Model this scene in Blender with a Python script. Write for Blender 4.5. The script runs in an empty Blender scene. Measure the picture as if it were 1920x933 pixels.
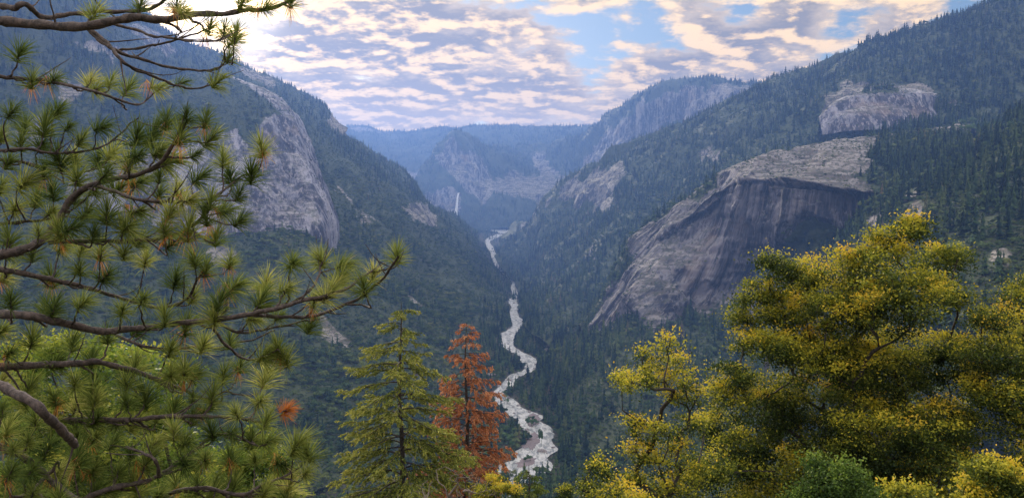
import bpy, math, random
import numpy as np
R = math.radians
S = bpy.context.scene
# ---------------------------------------------------------------- camera
FPX, CX, CY, PITCH = 1507.0, 960.0, 466.5, R(3.47)
cd = bpy.data.cameras.new('camera'); cam = bpy.data.objects.new('camera', cd)
S.collection.objects.link(cam); S.camera = cam
cd.sensor_width = 36; cd.lens = FPX/1920*36; cd.clip_start = .1; cd.clip_end = 60000
cam.location = (0, 0, 0); cam.rotation_euler = (R(90)-PITCH, 0, 0)
# ---------------------------------------------------------------- light, sky
SUN_AZ, SUN_EL = R(-20.4), R(13.5)         # azimuth from +Y towards +X
sd = np.array([math.sin(SUN_AZ)*math.cos(SUN_EL), math.cos(SUN_AZ)*math.cos(SUN_EL), math.sin(SUN_EL)])
S.view_settings.view_transform = 'Standard'; S.view_settings.look = 'None'
S.view_settings.exposure = 1.22; S.view_settings.gamma = 1
S.render.engine = 'CYCLES'
S.cycles.max_bounces = 5; S.cycles.diffuse_bounces = 2; S.cycles.transmission_bounces = 3
S.cycles.glossy_bounces = 1; S.cycles.volume_bounces = 0; S.cycles.transparent_max_bounces = 6
sl = bpy.data.lights.new('sun', 'SUN'); so = bpy.data.objects.new('sun', sl); S.collection.objects.link(so)
sl.energy = 2.6; sl.angle = R(6); sl.color = (1, .86, .68)
from mathutils import Vector
so.rotation_euler = Vector(sd).to_track_quat('Z', 'Y').to_euler()

def N(nt, t, **k):
    n = nt.nodes.new(t)
    for a, v in k.items():
        if a == 'inp':
            for i, x in v.items(): n.inputs[i].default_value = x
        else: setattr(n, a, v)
    return n
def mth(nt, op, a, b=None, c=None, clamp=False):
    n = nt.nodes.new('ShaderNodeMath'); n.operation = op; n.use_clamp = clamp
    for i, x in enumerate((a, b, c)):
        if x is None: continue
        if isinstance(x, (int, float)): n.inputs[i].default_value = x
        else: nt.links.new(x, n.inputs[i])
    return n.outputs[0]
def vmth(nt, op, a, b=None):
    n = nt.nodes.new('ShaderNodeVectorMath'); n.operation = op
    for i, x in enumerate((a, b)):
        if x is None: continue
        if isinstance(x, (tuple, list)): n.inputs[i].default_value = x
        else: nt.links.new(x, n.inputs[i])
    return n.outputs['Value'] if op in ('DOT_PRODUCT', 'LENGTH') else n.outputs[0]
def mixc(nt, f, a, b, mode='MIX'):
    n = nt.nodes.new('ShaderNodeMix'); n.data_type = 'RGBA'; n.blend_type = mode; n.clamp_factor = True
    for i, x in ((0, f), (6, a), (7, b)):
        if isinstance(x, (int, float)): n.inputs[i].default_value = x
        elif isinstance(x, (tuple, list)): n.inputs[i].default_value = tuple(x)+((1,) if len(x) == 3 else ())
        else: nt.links.new(x, n.inputs[i])
    return n.outputs[2]
def sstep(nt, x, a, b, lo=0., hi=1.):
    n = nt.nodes.new('ShaderNodeMapRange'); n.interpolation_type = 'SMOOTHSTEP'
    nt.links.new(x, n.inputs[0])
    for i, v in ((1, a), (2, b), (3, lo), (4, hi)): n.inputs[i].default_value = v
    return n.outputs[0]
def noise(nt, vec, scale, detail=4, rough=.55, dist=0., typ='FBM'):
    n = nt.nodes.new('ShaderNodeTexNoise'); n.noise_dimensions = '3D'
    if vec is not None: nt.links.new(vec, n.inputs['Vector'])
    n.inputs['Scale'].default_value = scale; n.inputs['Detail'].default_value = detail
    n.inputs['Roughness'].default_value = rough; n.inputs['Distortion'].default_value = dist
    return n.outputs[0]

def pdir(px, py):
    sp, cp = math.sin(PITCH), math.cos(PITCH)
    a = (px-CX)/FPX; b = -(py-CY)/FPX
    v = np.array([a, cp+b*sp, -sp+b*cp]); return v/np.linalg.norm(v)

W = bpy.data.worlds.new('World'); S.world = W; W.use_nodes = True
nt = W.node_tree; nt.nodes.clear()
sky = N(nt, 'ShaderNodeTexSky', sky_type='NISHITA', sun_disc=False, sun_elevation=SUN_EL, sun_rotation=SUN_AZ)
sky.air_density = 1.0; sky.dust_density = .6; sky.ozone_density = 2.5
tc = N(nt, 'ShaderNodeTexCoord'); D = tc.outputs['Generated']
sep = N(nt, 'ShaderNodeSeparateXYZ'); nt.links.new(D, sep.inputs[0])
zz = mth(nt, 'ADD', mth(nt, 'MAXIMUM', sep.outputs[2], 0.0), .20)
cmb = N(nt, 'ShaderNodeCombineXYZ')
nt.links.new(mth(nt, 'DIVIDE', sep.outputs[0], zz), cmb.inputs[0])
nt.links.new(mth(nt, 'DIVIDE', sep.outputs[1], zz), cmb.inputs[1])
P = cmb.outputs[0]
# cloud cover: small altocumulus cells, broken by larger blue openings
n1 = noise(nt, P, 5.2, 11, .60, .1)
n1b = noise(nt, vmth(nt, 'ADD', P, tuple(float(x) for x in (sd[0]*.05, sd[1]*.05, 0))), 5.2, 11, .60, .1)
n2 = noise(nt, P, 1.6, 3, .5)
cov = mth(nt, 'ADD', mth(nt, 'ADD', n1, .045), mth(nt, 'MULTIPLY', mth(nt, 'SUBTRACT', n2, .5), .55))
for (px, py, w, s) in ((1110, 78, .035, -.17), (1030, 45, .04, -.13), (920, 5, .04, -.12), (1200, 60, .03, -.14), (1230, 20, .03, -.08), (1590, 70, .026, -.22), (1790, 45, .032, -.22), (1680, 105, .028, -.12), (1395, 3, .022, -.2),
                       (1350, 90, .09, .10), (700, 160, .2, .10), (560, 60, .14, .10), (1000, 200, .14, .10), (1490, 5, .04, .12), (1700, 20, .035, .16)):
    d = pdir(px, py)
    dot = vmth(nt, 'DOT_PRODUCT', D, tuple(float(x) for x in d))
    g = mth(nt, 'POWER', mth(nt, 'MAXIMUM', dot, 0.), 1.4/(w*w))
    cov = mth(nt, 'ADD', cov, mth(nt, 'MULTIPLY', g, s))
cov = mth(nt, 'ADD', cov, sstep(nt, sep.outputs[2], .3, .6, 0., .2))  # cover closed overhead, out of view, for more ambient light
mask = sstep(nt, cov, .41, .55)
thick = sstep(nt, cov, .46, .70)
rim = sstep(nt, mth(nt, 'SUBTRACT', n1, n1b), -.05, .10)
sdot = mth(nt, 'MAXIMUM', vmth(nt, 'DOT_PRODUCT', D, tuple(float(x) for x in sd)), 0.)
ccol = mixc(nt, rim, (.31, .27, .235), (1.30, .89, .43))
thin = mth(nt, 'SUBTRACT', 1., thick)
ccol = mixc(nt, mth(nt, 'MULTIPLY', thin, .55), ccol, (1.15, .86, .52))
hz = sstep(nt, sep.outputs[2], .02, .17, 1., 0.)
ccol = mixc(nt, mth(nt, 'MULTIPLY', hz, .55), ccol, (1.5, .98, .36))
glow = mth(nt, 'MULTIPLY', mth(nt, 'POWER', sdot, 700.), 10.)
glow2 = mth(nt, 'MULTIPLY', mth(nt, 'POWER', sdot, 40.), .30)
gl = mth(nt, 'ADD', mth(nt, 'ADD', glow, glow2), 1.)
ccol = mixc(nt, sstep(nt, sep.outputs[2], .33, .6), ccol, (1.5, 1.42, 1.32))  # unseen overhead cloud brightened to light the slopes and foreground
gc = vmth(nt, 'SCALE', ccol); gn = gc.node; nt.links.new(gl, gn.inputs['Scale'])
b1 = N(nt, 'ShaderNodeBackground'); nt.links.new(sky.outputs[0], b1.inputs[0]); b1.inputs[1].default_value = .05
b2 = N(nt, 'ShaderNodeBackground'); nt.links.new(gc, b2.inputs[0]); b2.inputs[1].default_value = .57
ms = N(nt, 'ShaderNodeMixShader'); nt.links.new(mask, ms.inputs[0]); nt.links.new(b1.outputs[0], ms.inputs[1]); nt.links.new(b2.outputs[0], ms.inputs[2])
wo = N(nt, 'ShaderNodeOutputWorld'); nt.links.new(ms.outputs[0], wo.inputs[0])

# ---------------------------------------------------------------- helpers
rng = np.random.default_rng(7); random.seed(7)
def unp(px, py, Y):
    px = np.asarray(px, float); py = np.asarray(py, float)
    sp, cp = math.sin(PITCH), math.cos(PITCH)
    a = (px-CX)/FPX; b = -(py-CY)/FPX
    dy = cp+b*sp; dz = -sp+b*cp; t = Y/dy
    return np.stack(np.broadcast_arrays(a*t, dy*t, dz*t), -1)
def proj(p):
    sp, cp = math.sin(PITCH), math.cos(PITCH)
    w = np.maximum(p[..., 1]*cp-p[..., 2]*sp, 1e-3); u = p[..., 1]*sp+p[..., 2]*cp
    return CX+FPX*p[..., 0]/w, CY-FPX*u/w, w
FY = [0, 1370, 1840, 2390, 3650, 4590, 5100, 5500, 30000]; FZ = [-450, -450, -440, -420, -400, -350, -276, -228, -228]
def floorz(Y): return np.interp(Y, FY, FZ)
def yfloor(px, py):            # distance at which the sight line meets the valley floor
    Y = 1500.
    for _ in range(40):
        d = pdir(px, py); Y = .5*Y+.5*min(9000, float(floorz(Y))/(d[2]/d[1]) if d[2] < 0 else 9000)
    return Y
def hsh(i, j, k, s):
    h = (i.astype(np.int64)*374761393+j.astype(np.int64)*668265263+k.astype(np.int64)*2147483647+s*974711) & 0xffffffff
    h = ((h ^ (h >> 13))*1274126177) & 0xffffffff; h = (h ^ (h >> 16)) & 0xffffffff
    return h.astype(float)/0xffffffff*2-1
def vn(p, s=0):
    f = np.floor(p); t = p-f; t = t*t*t*(t*(t*6-15)+10); i, j, k = f[..., 0], f[..., 1], f[..., 2]
    x, y, z = t[..., 0], t[..., 1], t[..., 2]
    def c(a, b, d): return hsh(i+a, j+b, k+d, s)
    l = lambda a, b, w: a+(b-a)*w
    return l(l(l(c(0,0,0), c(1,0,0), x), l(c(0,1,0), c(1,1,0), x), y), l(l(c(0,0,1), c(1,0,1), x), l(c(0,1,1), c(1,1,1), x), y), z)
def fbm(p, sc, o=4, s=0, st=(1, 1, 1)):
    p = np.asarray(p)*np.array(st)/sc; r = 0; a = 1; t = 0
    for q in range(o): r = r+a*vn(p+q*17.3, s+q); t += a; a *= .5; p = p*2.03
    return r/t
def link(name, v, f, mat, parent=None, smooth=False, attrs=None, loc=None):
    """v (n,3); f (m,3|4) int array or list of such; attrs {name:(domain,array)}; loc: origin"""
    fs = [f] if isinstance(f, np.ndarray) else f
    me = bpy.data.meshes.new(name); v = np.asarray(v, np.float32)
    if loc is not None: v = v-np.asarray(loc, np.float32)
    me.vertices.add(len(v)); me.vertices.foreach_set('co', v.ravel())
    li = np.concatenate([a.ravel() for a in fs]).astype(np.int32)
    tot = np.concatenate([np.full(len(a), a.shape[1]) for a in fs]).astype(np.int32)
    me.loops.add(len(li)); me.loops.foreach_set('vertex_index', li)
    me.polygons.add(len(tot)); me.polygons.foreach_set('loop_start', np.concatenate([[0], np.cumsum(tot)[:-1]]).astype(np.int32))
    if smooth: me.polygons.foreach_set('use_smooth', np.ones(len(tot), bool))
    for k, (dom, a) in (attrs or {}).items():
        at = me.attributes.new(k, 'FLOAT', dom); at.data.foreach_set('value', np.asarray(a, np.float32))
    me.update(calc_edges=True); me.validate()
    me.materials.append(mat)
    o = bpy.data.objects.new(name, me); S.collection.objects.link(o)
    if loc is not None: o.location = loc
    if parent is not None:
        o.parent = parent; o.location = (np.asarray(loc if loc is not None else (0, 0, 0))-np.array(parent.location)) if True else 0
    return o
def tag(o, label=None, cat=None, group=None, kind=None):
    for k, v in (('label', label), ('category', cat), ('group', group), ('kind', kind)):
        if v: o[k] = v
    return o
def empty(name, loc, label, cat, group=None):
    o = bpy.data.objects.new(name, None); S.collection.objects.link(o); o.location = loc
    o.empty_display_size = .5; return tag(o, label, cat, group)
def newmat(name):
    m = bpy.data.materials.new(name); m.use_nodes = True; n = m.node_tree; n.nodes.clear()
    o = n.nodes.new('ShaderNodeOutputMaterial'); b = n.nodes.new('ShaderNodeBsdfPrincipled')
    n.links.new(b.outputs[0], o.inputs[0]); return m, n, b, o
def attr(nt, name, typ='GEOMETRY'):
    a = nt.nodes.new('ShaderNodeAttribute'); a.attribute_name = name; a.attribute_type = typ; return a.outputs['Fac']

# ---------------------------------------------------------------- materials
def terrain_mat(name, g1, g2, tint=(1, 1, 1), shear=False):
    m, nt, b, o = newmat(name)
    P = N(nt, 'ShaderNodeTexCoord').outputs['Object']
    def mp(s):
        k = N(nt, 'ShaderNodeMapping'); nt.links.new(P, k.inputs[0]); k.inputs['Scale'].default_value = s; return k.outputs[0]
    if shear:
        sx = N(nt, 'ShaderNodeSeparateXYZ'); nt.links.new(P, sx.inputs[0]); cx = N(nt, 'ShaderNodeCombineXYZ')
        nt.links.new(mth(nt, 'SUBTRACT', sx.outputs[0], mth(nt, 'MULTIPLY', mth(nt, 'ADD', sx.outputs[2], 110.), sstep(nt, sx.outputs[0], 200, 750, .75, .0))), cx.inputs[0]); nt.links.new(sx.outputs[1], cx.inputs[1]); nt.links.new(sx.outputs[2], cx.inputs[2]); P = cx.outputs[0]
    big = noise(nt, P, .006, 4, .6); fine = noise(nt, P, .08, 5, .65)
    broad = noise(nt, mp((.009, .009, .0014)), 1, 8, .66, .3)
    streak = noise(nt, mp((.030, .030, .0030)), 1, 7, .70, .15)
    streak2 = noise(nt, mp((.11, .11, .008)), 1, 5, .72, .1)
    c = mixc(nt, sstep(nt, streak, .455, .535), (.036, .035, .046), (.180, .175, .185))
    c = mixc(nt, mth(nt, 'MULTIPLY', sstep(nt, broad, .53, .575), .75), c, (.36, .34, .34))
    c = mixc(nt, mth(nt, 'MULTIPLY', sstep(nt, broad, .475, .43), .8), c, (.026, .024, .036))  # broad dark streaks, also standing in for cleft shadows in the colour
    c = mixc(nt, mth(nt, 'MULTIPLY', sstep(nt, streak2, .54, .60), .6), c, (.33, .29, .27))
    c = mixc(nt, mth(nt, 'MULTIPLY', sstep(nt, streak2, .46, .41), .75), c, (.032, .030, .040))
    c = mixc(nt, mth(nt, 'MULTIPLY', sstep(nt, big, .58, .7), .35), c, (.34, .24, .15))
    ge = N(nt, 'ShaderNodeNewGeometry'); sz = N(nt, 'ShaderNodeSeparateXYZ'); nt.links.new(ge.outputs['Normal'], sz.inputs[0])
    if shear: c = mixc(nt, mth(nt, 'MULTIPLY', sstep(nt, sz.outputs[2], .50, .25), .62), c, (.60, .56, .64), 'MULTIPLY')  # steep faces darkened in the rock colour, shade as well as stain
    ledge = noise(nt, mp((.012, .012, .12)), 1, 5, .65, .4)
    ct = mixc(nt, sstep(nt, ledge, .45, .54), (.12, .105, .085), (.33, .30, .27))
    ct = mixc(nt, mth(nt, 'MULTIPLY', sstep(nt, fine, .49, .56), .85), ct, (.055, .065, .03))
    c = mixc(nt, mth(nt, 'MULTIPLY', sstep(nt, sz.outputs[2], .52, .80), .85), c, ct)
    c = mixc(nt, 1., c, tint, 'MULTIPLY')
    gcol = mixc(nt, fine, g1, g2)
    r = attr(nt, 'rock')
    rr = sstep(nt, mth(nt, 'ADD', r, mth(nt, 'MULTIPLY', mth(nt, 'SUBTRACT', fine, .5), .6)), .42, .56)
    nt.links.new(mixc(nt, rr, gcol, c), b.inputs['Base Color'])
    b.inputs['Roughness'].default_value = .85
    bp = N(nt, 'ShaderNodeBump'); bp.inputs['Strength'].default_value = .9; bp.inputs['Distance'].default_value = 4
    nt.links.new(mth(nt, 'ADD', mth(nt, 'MULTIPLY', streak2, 1.2), fine), bp.inputs['Height']); nt.links.new(bp.outputs[0], b.inputs['Normal'])
    return m
MT = terrain_mat('slope_near', (.03, .05, .018), (.07, .085, .032))
MB = terrain_mat('slope_buttress', (.03, .05, .018), (.07, .085, .032), (1.2, 1.25, 1.5))
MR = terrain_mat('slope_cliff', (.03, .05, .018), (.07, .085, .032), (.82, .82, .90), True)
MF = terrain_mat('slope_far', (.03, .05, .025), (.07, .085, .045))
def foliage_mat(name, cols, rand='tint', trans=.35, rough=.6, objrand=0., spec=.2):
    m, nt, b, o = newmat(name)
    cr = N(nt, 'ShaderNodeValToRGB'); e = cr.color_ramp.elements
    while len(e) < len(cols): e.new(.5)
    for i, (p, c) in enumerate(cols): e[i].position = p; e[i].color = (*c, 1)
    oi = N(nt, 'ShaderNodeObjectInfo')
    if rand == 'tint': f = attr(nt, 'tint')
    else:
        f = mth(nt, 'ADD', mth(nt, 'MULTIPLY', oi.outputs['Random'], .72), mth(nt, 'MULTIPLY', sstep(nt, noise(nt, oi.outputs['Location'], .006, 3, .6), .35, .65), .30))
    if objrand: f = mth(nt, 'ADD', f, mth(nt, 'MULTIPLY', mth(nt, 'SUBTRACT', oi.outputs['Random'], .5), objrand))
    nt.links.new(f, cr.inputs[0]); nt.links.new(cr.outputs[0], b.inputs['Base Color'])
    b.inputs['Roughness'].default_value = rough; b.inputs['Specular IOR Level'].default_value = spec
    if trans:
        t = N(nt, 'ShaderNodeBsdfTranslucent'); mx = N(nt, 'ShaderNodeMixShader'); mx.inputs[0].default_value = trans
        nt.links.new(cr.outputs[0], t.inputs[0]); nt.links.new(b.outputs[0], mx.inputs[1]); nt.links.new(t.outputs[0], mx.inputs[2]); nt.links.new(mx.outputs[0], o.inputs[0])
    return m
def bark_mat(name, c1, c2, sc=14):
    m, nt, b, o = newmat(name)
    P = N(nt, 'ShaderNodeTexCoord').outputs['Object']
    f = noise(nt, P, sc, 6, .7, .4)
    nt.links.new(mixc(nt, sstep(nt, f, .35, .65), c1, c2), b.inputs['Base Color']); b.inputs['Roughness'].default_value = .9
    bp = N(nt, 'ShaderNodeBump'); bp.inputs['Strength'].default_value = .8; bp.inputs['Distance'].default_value = .02
    nt.links.new(f, bp.inputs['Height']); nt.links.new(bp.outputs[0], b.inputs['Normal'])
    return m

# ---------------------------------------------------------------- terrain patches (control nets laid out in metres)
def cr1(P, t):
    """Catmull-Rom through rows of P (n,...) at parameters t in [0,n-1]"""
    n = len(P); i = np.clip(np.floor(t).astype(int), 0, n-2); u = (t-i).reshape((-1,)+(1,)*(P.ndim-1))
    g = lambda k: P[np.clip(k, 0, n-1)]
    p0, p1, p2, p3 = g(i-1), g(i), g(i+1), g(i+2)
    p0 = np.where((i-1 < 0).reshape(u.shape), 2*p1-p2, p0); p3 = np.where((i+2 > n-1).reshape(u.shape), 2*p2-p1, p3)
    return p1+.5*u*(p2-p0+u*(2*p0-5*p1+4*p2-p3+u*(3*(p1-p2)+p3-p0)))
def segdist(px, py, poly):
    poly = np.array(poly, float); n = len(poly); dm = np.full(px.shape, 1e9); ins = np.zeros(px.shape, bool)
    for i in range(n):
        a, b = poly[i], poly[(i+1) % n]; e = b-a; L = (e**2).sum()+1e-9
        t = np.clip(((px-a[0])*e[0]+(py-a[1])*e[1])/L, 0, 1)
        dm = np.minimum(dm, np.hypot(px-a[0]-t*e[0], py-a[1]-t*e[1]))
        c = ((a[1] > py) != (b[1] > py)) & (px < (b[0]-a[0])*(py-a[1])/(b[1]-a[1]+1e-12)+a[0])
        ins ^= c
    return np.where(ins, dm, -dm)
PATCH = []
def patch(name, rows, nu, nv, polys=(), amp=14, rib=7, back=True, mat=None, rockall=False, seed=0, density=1., warp=12., soft=20., shear=False):
    """rows: list of lists of (px,py,Y|None); top row is the crest"""
    G = []
    for r in rows:
        G.append([unp(a, b, c if c else yfloor(a, b)) for (a, b, c) in r])
    G = np.array(G)
    # re-centre bottom row below floor a little
    PX = np.array([[q[0] for q in r] for r in rows], float); PY = np.array([[q[1] for q in r] for r in rows], float)
    if back:
        b = G[0].copy(); d = np.linalg.norm(b, axis=1, keepdims=True); b = b+b/d*np.minimum(d*.12, 500); b[:, 2] = G[0][:, 2]-np.minimum(d[:, 0]*.07, 220)
        b2 = b.copy(); b2 = b+b/d*np.minimum(d*.2, 900); b2[:, 2] = b[:, 2]-500
        G = np.concatenate([b2[None], b[None], G]); PX = np.concatenate([PX[:1], PX[:1], PX]); PY = np.concatenate([PY[:1]-40, PY[:1]-15, PY])
    A = np.concatenate([G, PX[..., None], PY[..., None]], -1)
    # parameter speed proportional to chord length
    def res(A, n):
        L = np.linalg.norm(np.diff(A[..., :3], axis=0), axis=-1).mean(1)**.75; c = np.concatenate([[0], np.cumsum(L)]); t = np.interp(np.linspace(0, c[-1], n), c, np.arange(len(A)))
        return cr1(A, t)
    A = res(A, nv); A = res(A.transpose(1, 0, 2), nu).transpose(1, 0, 2)
    V = A[..., :3]; px, py, dw = proj(V)
    du = np.gradient(V, axis=1); dv = np.gradient(V, axis=0); nn = np.cross(dv, du); nn /= np.linalg.norm(nn, axis=-1, keepdims=True)+1e-9
    nn *= np.sign(-(nn*V).sum(-1, keepdims=True))
    rock = np.full(px.shape, 1. if rockall else 0.)
    wob = fbm(V, 70, 4, 31+seed, (1, 1, .4))*warp*2.2*2600/np.maximum(dw, 800); wob2 = fbm(V, 350, 3, 77+seed)*warp*1.4*2600/np.maximum(dw, 800)
    if polys and not rockall:
        s = np.full(px.shape, -1e9)
        for pl in polys: s = np.maximum(s, segdist(A[..., 3], A[..., 4], pl))
        rock = np.clip(.5+(s+wob+wob2)/soft, 0, 1)
    elif polys:      # polys are the green areas
        s = np.full(px.shape, -1e9)
        for pl in polys: s = np.maximum(s, segdist(A[..., 3], A[..., 4], pl))
        rock = 1-np.clip(.5+(s+wob+wob2)/soft, 0, 1)
    sc = np.clip(dw/2200, .6, 3.5)
    vv = np.linspace(0, 1, nv)[:, None]; k0 = .25 if back else 0.
    dsp = fbm(V, 420, 5, 1+seed)*amp*2.6*sc*np.interp(np.abs(vv-k0), [0, .25], [.3, 1])+fbm(V, 80, 3, 5+seed)*amp*.4*sc
    dsp += (1-2*np.abs(fbm(V, 260, 3, 3+seed)))*amp*.9*sc*(1-rock)*np.interp(np.abs(vv-k0), [0, .2], [.1, 1])
    VS = V.copy()
    if shear: VS[..., 0] -= (V[..., 2]+110)*np.interp(V[..., 0], [250, 700], [.75, .0])
    rb = 1-2*np.abs(fbm(VS, 110, 5, 9+seed, (1, 1, .07))); rb2 = fbm(VS, 24, 3, 12+seed, (1, 1, .15))
    led = fbm(V, 60, 3, 15+seed, (.5, .5, 2.2))
    dsp += rock*np.clip(1.3-1.25*np.abs(nn[..., 2]), .33, 1)*(rb*rib*1.9+(np.round(fbm(VS, 150, 4, 44+seed, (1, 1, .22))*7)/7)*rib*3.2+rb2*rib*.35+led*rib*.35)*sc**.5
    V = V+nn*dsp[..., None]
    idx = np.arange(nu*nv).reshape(nv, nu)
    F = np.stack([idx[:-1, :-1], idx[1:, :-1], idx[1:, 1:], idx[:-1, 1:]], -1).reshape(-1, 4)
    o = link(name, V.reshape(-1, 3), F, mat or MT, attrs={'rock': ('POINT', rock.ravel())}, smooth=True)
    tag(o, kind='structure')
    PATCH.append(dict(name=name, V=V, rock=rock, F=F, density=density))
    return o
def Rw(*a): return [tuple(a[i:i+3]) for i in range(0, len(a), 3)]

# plateau rim far up the valley
patch('hills', [Rw(560,262,9790, 640,245,9790, 680,236,9666, 715,246,9604, 770,250,9480, 880,239,9170, 1000,237,8860, 1080,238,8550, 1200,235,8240, 1350,225,7930),
                Rw(560,300,9170, 640,290,8984, 680,285,8860, 715,290,8736, 770,290,8612, 880,285,8364, 1000,285,8116, 1080,280,7930, 1200,280,7744, 1350,280,7620),
                Rw(560,345,8550, 640,345,8550, 680,345,8488, 715,345,8364, 770,345,8240, 880,340,8054, 1000,340,7868, 1080,340,7620, 1200,340,7496, 1350,340,7372),
                Rw(560,430,8240, 640,430,8240, 680,430,8178, 715,430,8116, 770,430,8054, 880,430,7868, 1000,430,7620, 1080,430,7434, 1200,430,7310, 1350,430,7186)],
      340, 160, polys=[[(640,300),(720,300),(790,330),(790,345),(700,340)], [(640,242),(700,242),(720,252),(660,252)]], amp=6, rib=5, mat=MF, seed=3, warp=14)
# the massif with the waterfall and the rim running right from it
patch('mountain', [Rw(735,410,6499, 785,345,6599, 812,295,6699, 845,258,6749, 872,252,6799, 905,275,7099, 950,285,7400, 1010,283,7500, 1085,255,7099, 1135,224,6699, 1180,190,6299, 1228,167,5999, 1300,161,5799, 1400,157,5599, 1500,150,5299),
                   Rw(740,420,6399, 790,372,6449, 820,330,6499, 850,305,6549, 880,300,6599, 915,315,6799, 960,325,6999, 1015,318,6999, 1090,300,6749, 1145,275,6399, 1190,250,6049, 1240,232,5799, 1310,225,5549, 1400,220,5299, 1500,215,5099),
                   Rw(745,430,6249, 795,412,6249, 830,398,6249, 862,392,6249, 890,385,6299, 925,378,6349, 965,372,6449, 1020,362,6449, 1095,350,6249, 1150,335,5999, 1200,318,5749, 1250,305,5499, 1320,300,5299, 1400,300,5099, 1500,300,4899),
                   Rw(745,432,6150, 800,432,6150, 840,432,6150, 870,432,6150, 900,432,6150, 935,432,6150, 975,432,6150, 1030,430,6150, 1100,428,6150, 1150,428,5599, 1200,428,5499, 1250,428,5299, 1320,428,5099, 1400,428,4899, 1500,428,4699)],
      440, 220, polys=[[(820,300),(850,268),(880,285),(930,330),(1000,320),(1060,330),(1080,360),(1010,378),(950,368),(900,385),(870,362),(840,330)],
                       [(1090,290),(1150,250),(1200,200),(1260,190),(1420,170),(1420,210),(1330,220),(1240,235),(1170,290),(1130,320),(1085,330)],
                       [(1000,300),(1020,290),(1060,330),(1010,350)], [(790,370),(840,352),(865,362),(868,400),(820,402)]], amp=11, rib=10, mat=MF, seed=8, warp=14)
# long left ridge and the oak slope under it
patch('mountain', [Rw(-500,-150,3000, -100,-80,3100, 120,-45,3200, 255,15,3350, 335,76,3500, 440,116,3600, 580,187,3800, 636,233,3800, 652,262,3800, 760,332,4000, 802,385,4100, 855,413,4300, 893,442,4750),
                   Rw(-500,150,2600, -100,170,2700, 120,200,2800, 260,230,2900, 340,250,3000, 440,280,3100, 560,320,3200, 630,350,3200, 690,370,3250, 770,410,3400, 815,435,3600, 862,450,3800, 903,460,4650),
                   Rw(-500,480,2000, -100,480,2050, 120,478,2100, 260,475,2130, 360,470,2150, 480,462,2190, 580,462,2260, 650,490,2450, 710,510,2600, 780,520,2850, 830,530,3000, 868,530,3200, 910,492,4300),
                   Rw(-500,750,1350, -100,740,1400, 100,730,1450, 250,720,1500, 350,710,1550, 450,700,1600, 560,690,1700, 650,670,1800, 720,650,1950, 790,630,2150, 850,610,2400, 890,592,2700, 932,528,3750),
                   Rw(-500,1150,None, -100,1100,None, 100,1050,None, 250,1020,None, 400,990,None, 520,960,None, 620,915,None, 700,868,None, 780,815,None, 862,760,None, 905,700,None, 925,650,None, 946,560,None)],
      640, 520, polys=[[(618,345),(650,350),(665,385),(700,410),(715,430),(680,425),(655,400),(620,370)], [(740,395),(800,385),(820,430),(800,432),(770,410)],
                       [(752,556),(770,552),(790,585),(770,590)], [(600,600),(625,600),(640,640),(610,640)],
                       [(440,120),(470,135),(520,165),(520,180),(450,160)], [(620,225),(645,232),(655,262),(640,270),(615,250)],
                       [(230,60),(300,75),(330,110),(290,100)], [(60,130),(110,120),(160,180),(120,200)], [(170,340),(230,300),(290,350),(220,400),(120,380)], [(300,210),(360,200),(400,240),(330,230)],
                       [(20,230),(80,210),(110,260),(60,290)], [(140,90),(190,80),(230,110),(180,120)], [(400,470),(420,460),(440,480),(415,490)]], amp=15, rib=9, seed=14)
# granite buttress on the left
patch('cliff', [Rw(150,195,2750, 240,165,2700, 330,142,2650, 400,136,2600, 468,156,2600, 518,180,2650, 543,212,2750, 552,222,3400),
                Rw(140,300,2480, 200,300,2450, 300,290,2400, 390,285,2400, 460,285,2420, 530,285,2480, 577,300,2600, 587,305,3300),
                Rw(120,380,2360, 180,380,2350, 290,380,2320, 390,380,2300, 470,380,2320, 550,380,2380, 603,380,2480, 612,383,3150),
                Rw(90,470,2290, 150,470,2280, 280,475,2250, 380,480,2230, 470,465,2250, 560,452,2300, 614,440,2380, 622,440,3000),
                Rw(90,540,2350, 150,540,2350, 280,540,2350, 380,540,2350, 470,530,2350, 560,520,2400, 614,510,2450, 622,505,2900)],
      420, 340, polys=[[(330,140),(400,120),(470,165),(520,215),(545,232),(500,232),(470,250),(380,270),(250,300),(100,330),(100,180)], [(430,215),(500,232),(470,275),(440,262)]],
      amp=4, rib=8, rockall=True, seed=21, warp=8, mat=MB)
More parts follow.
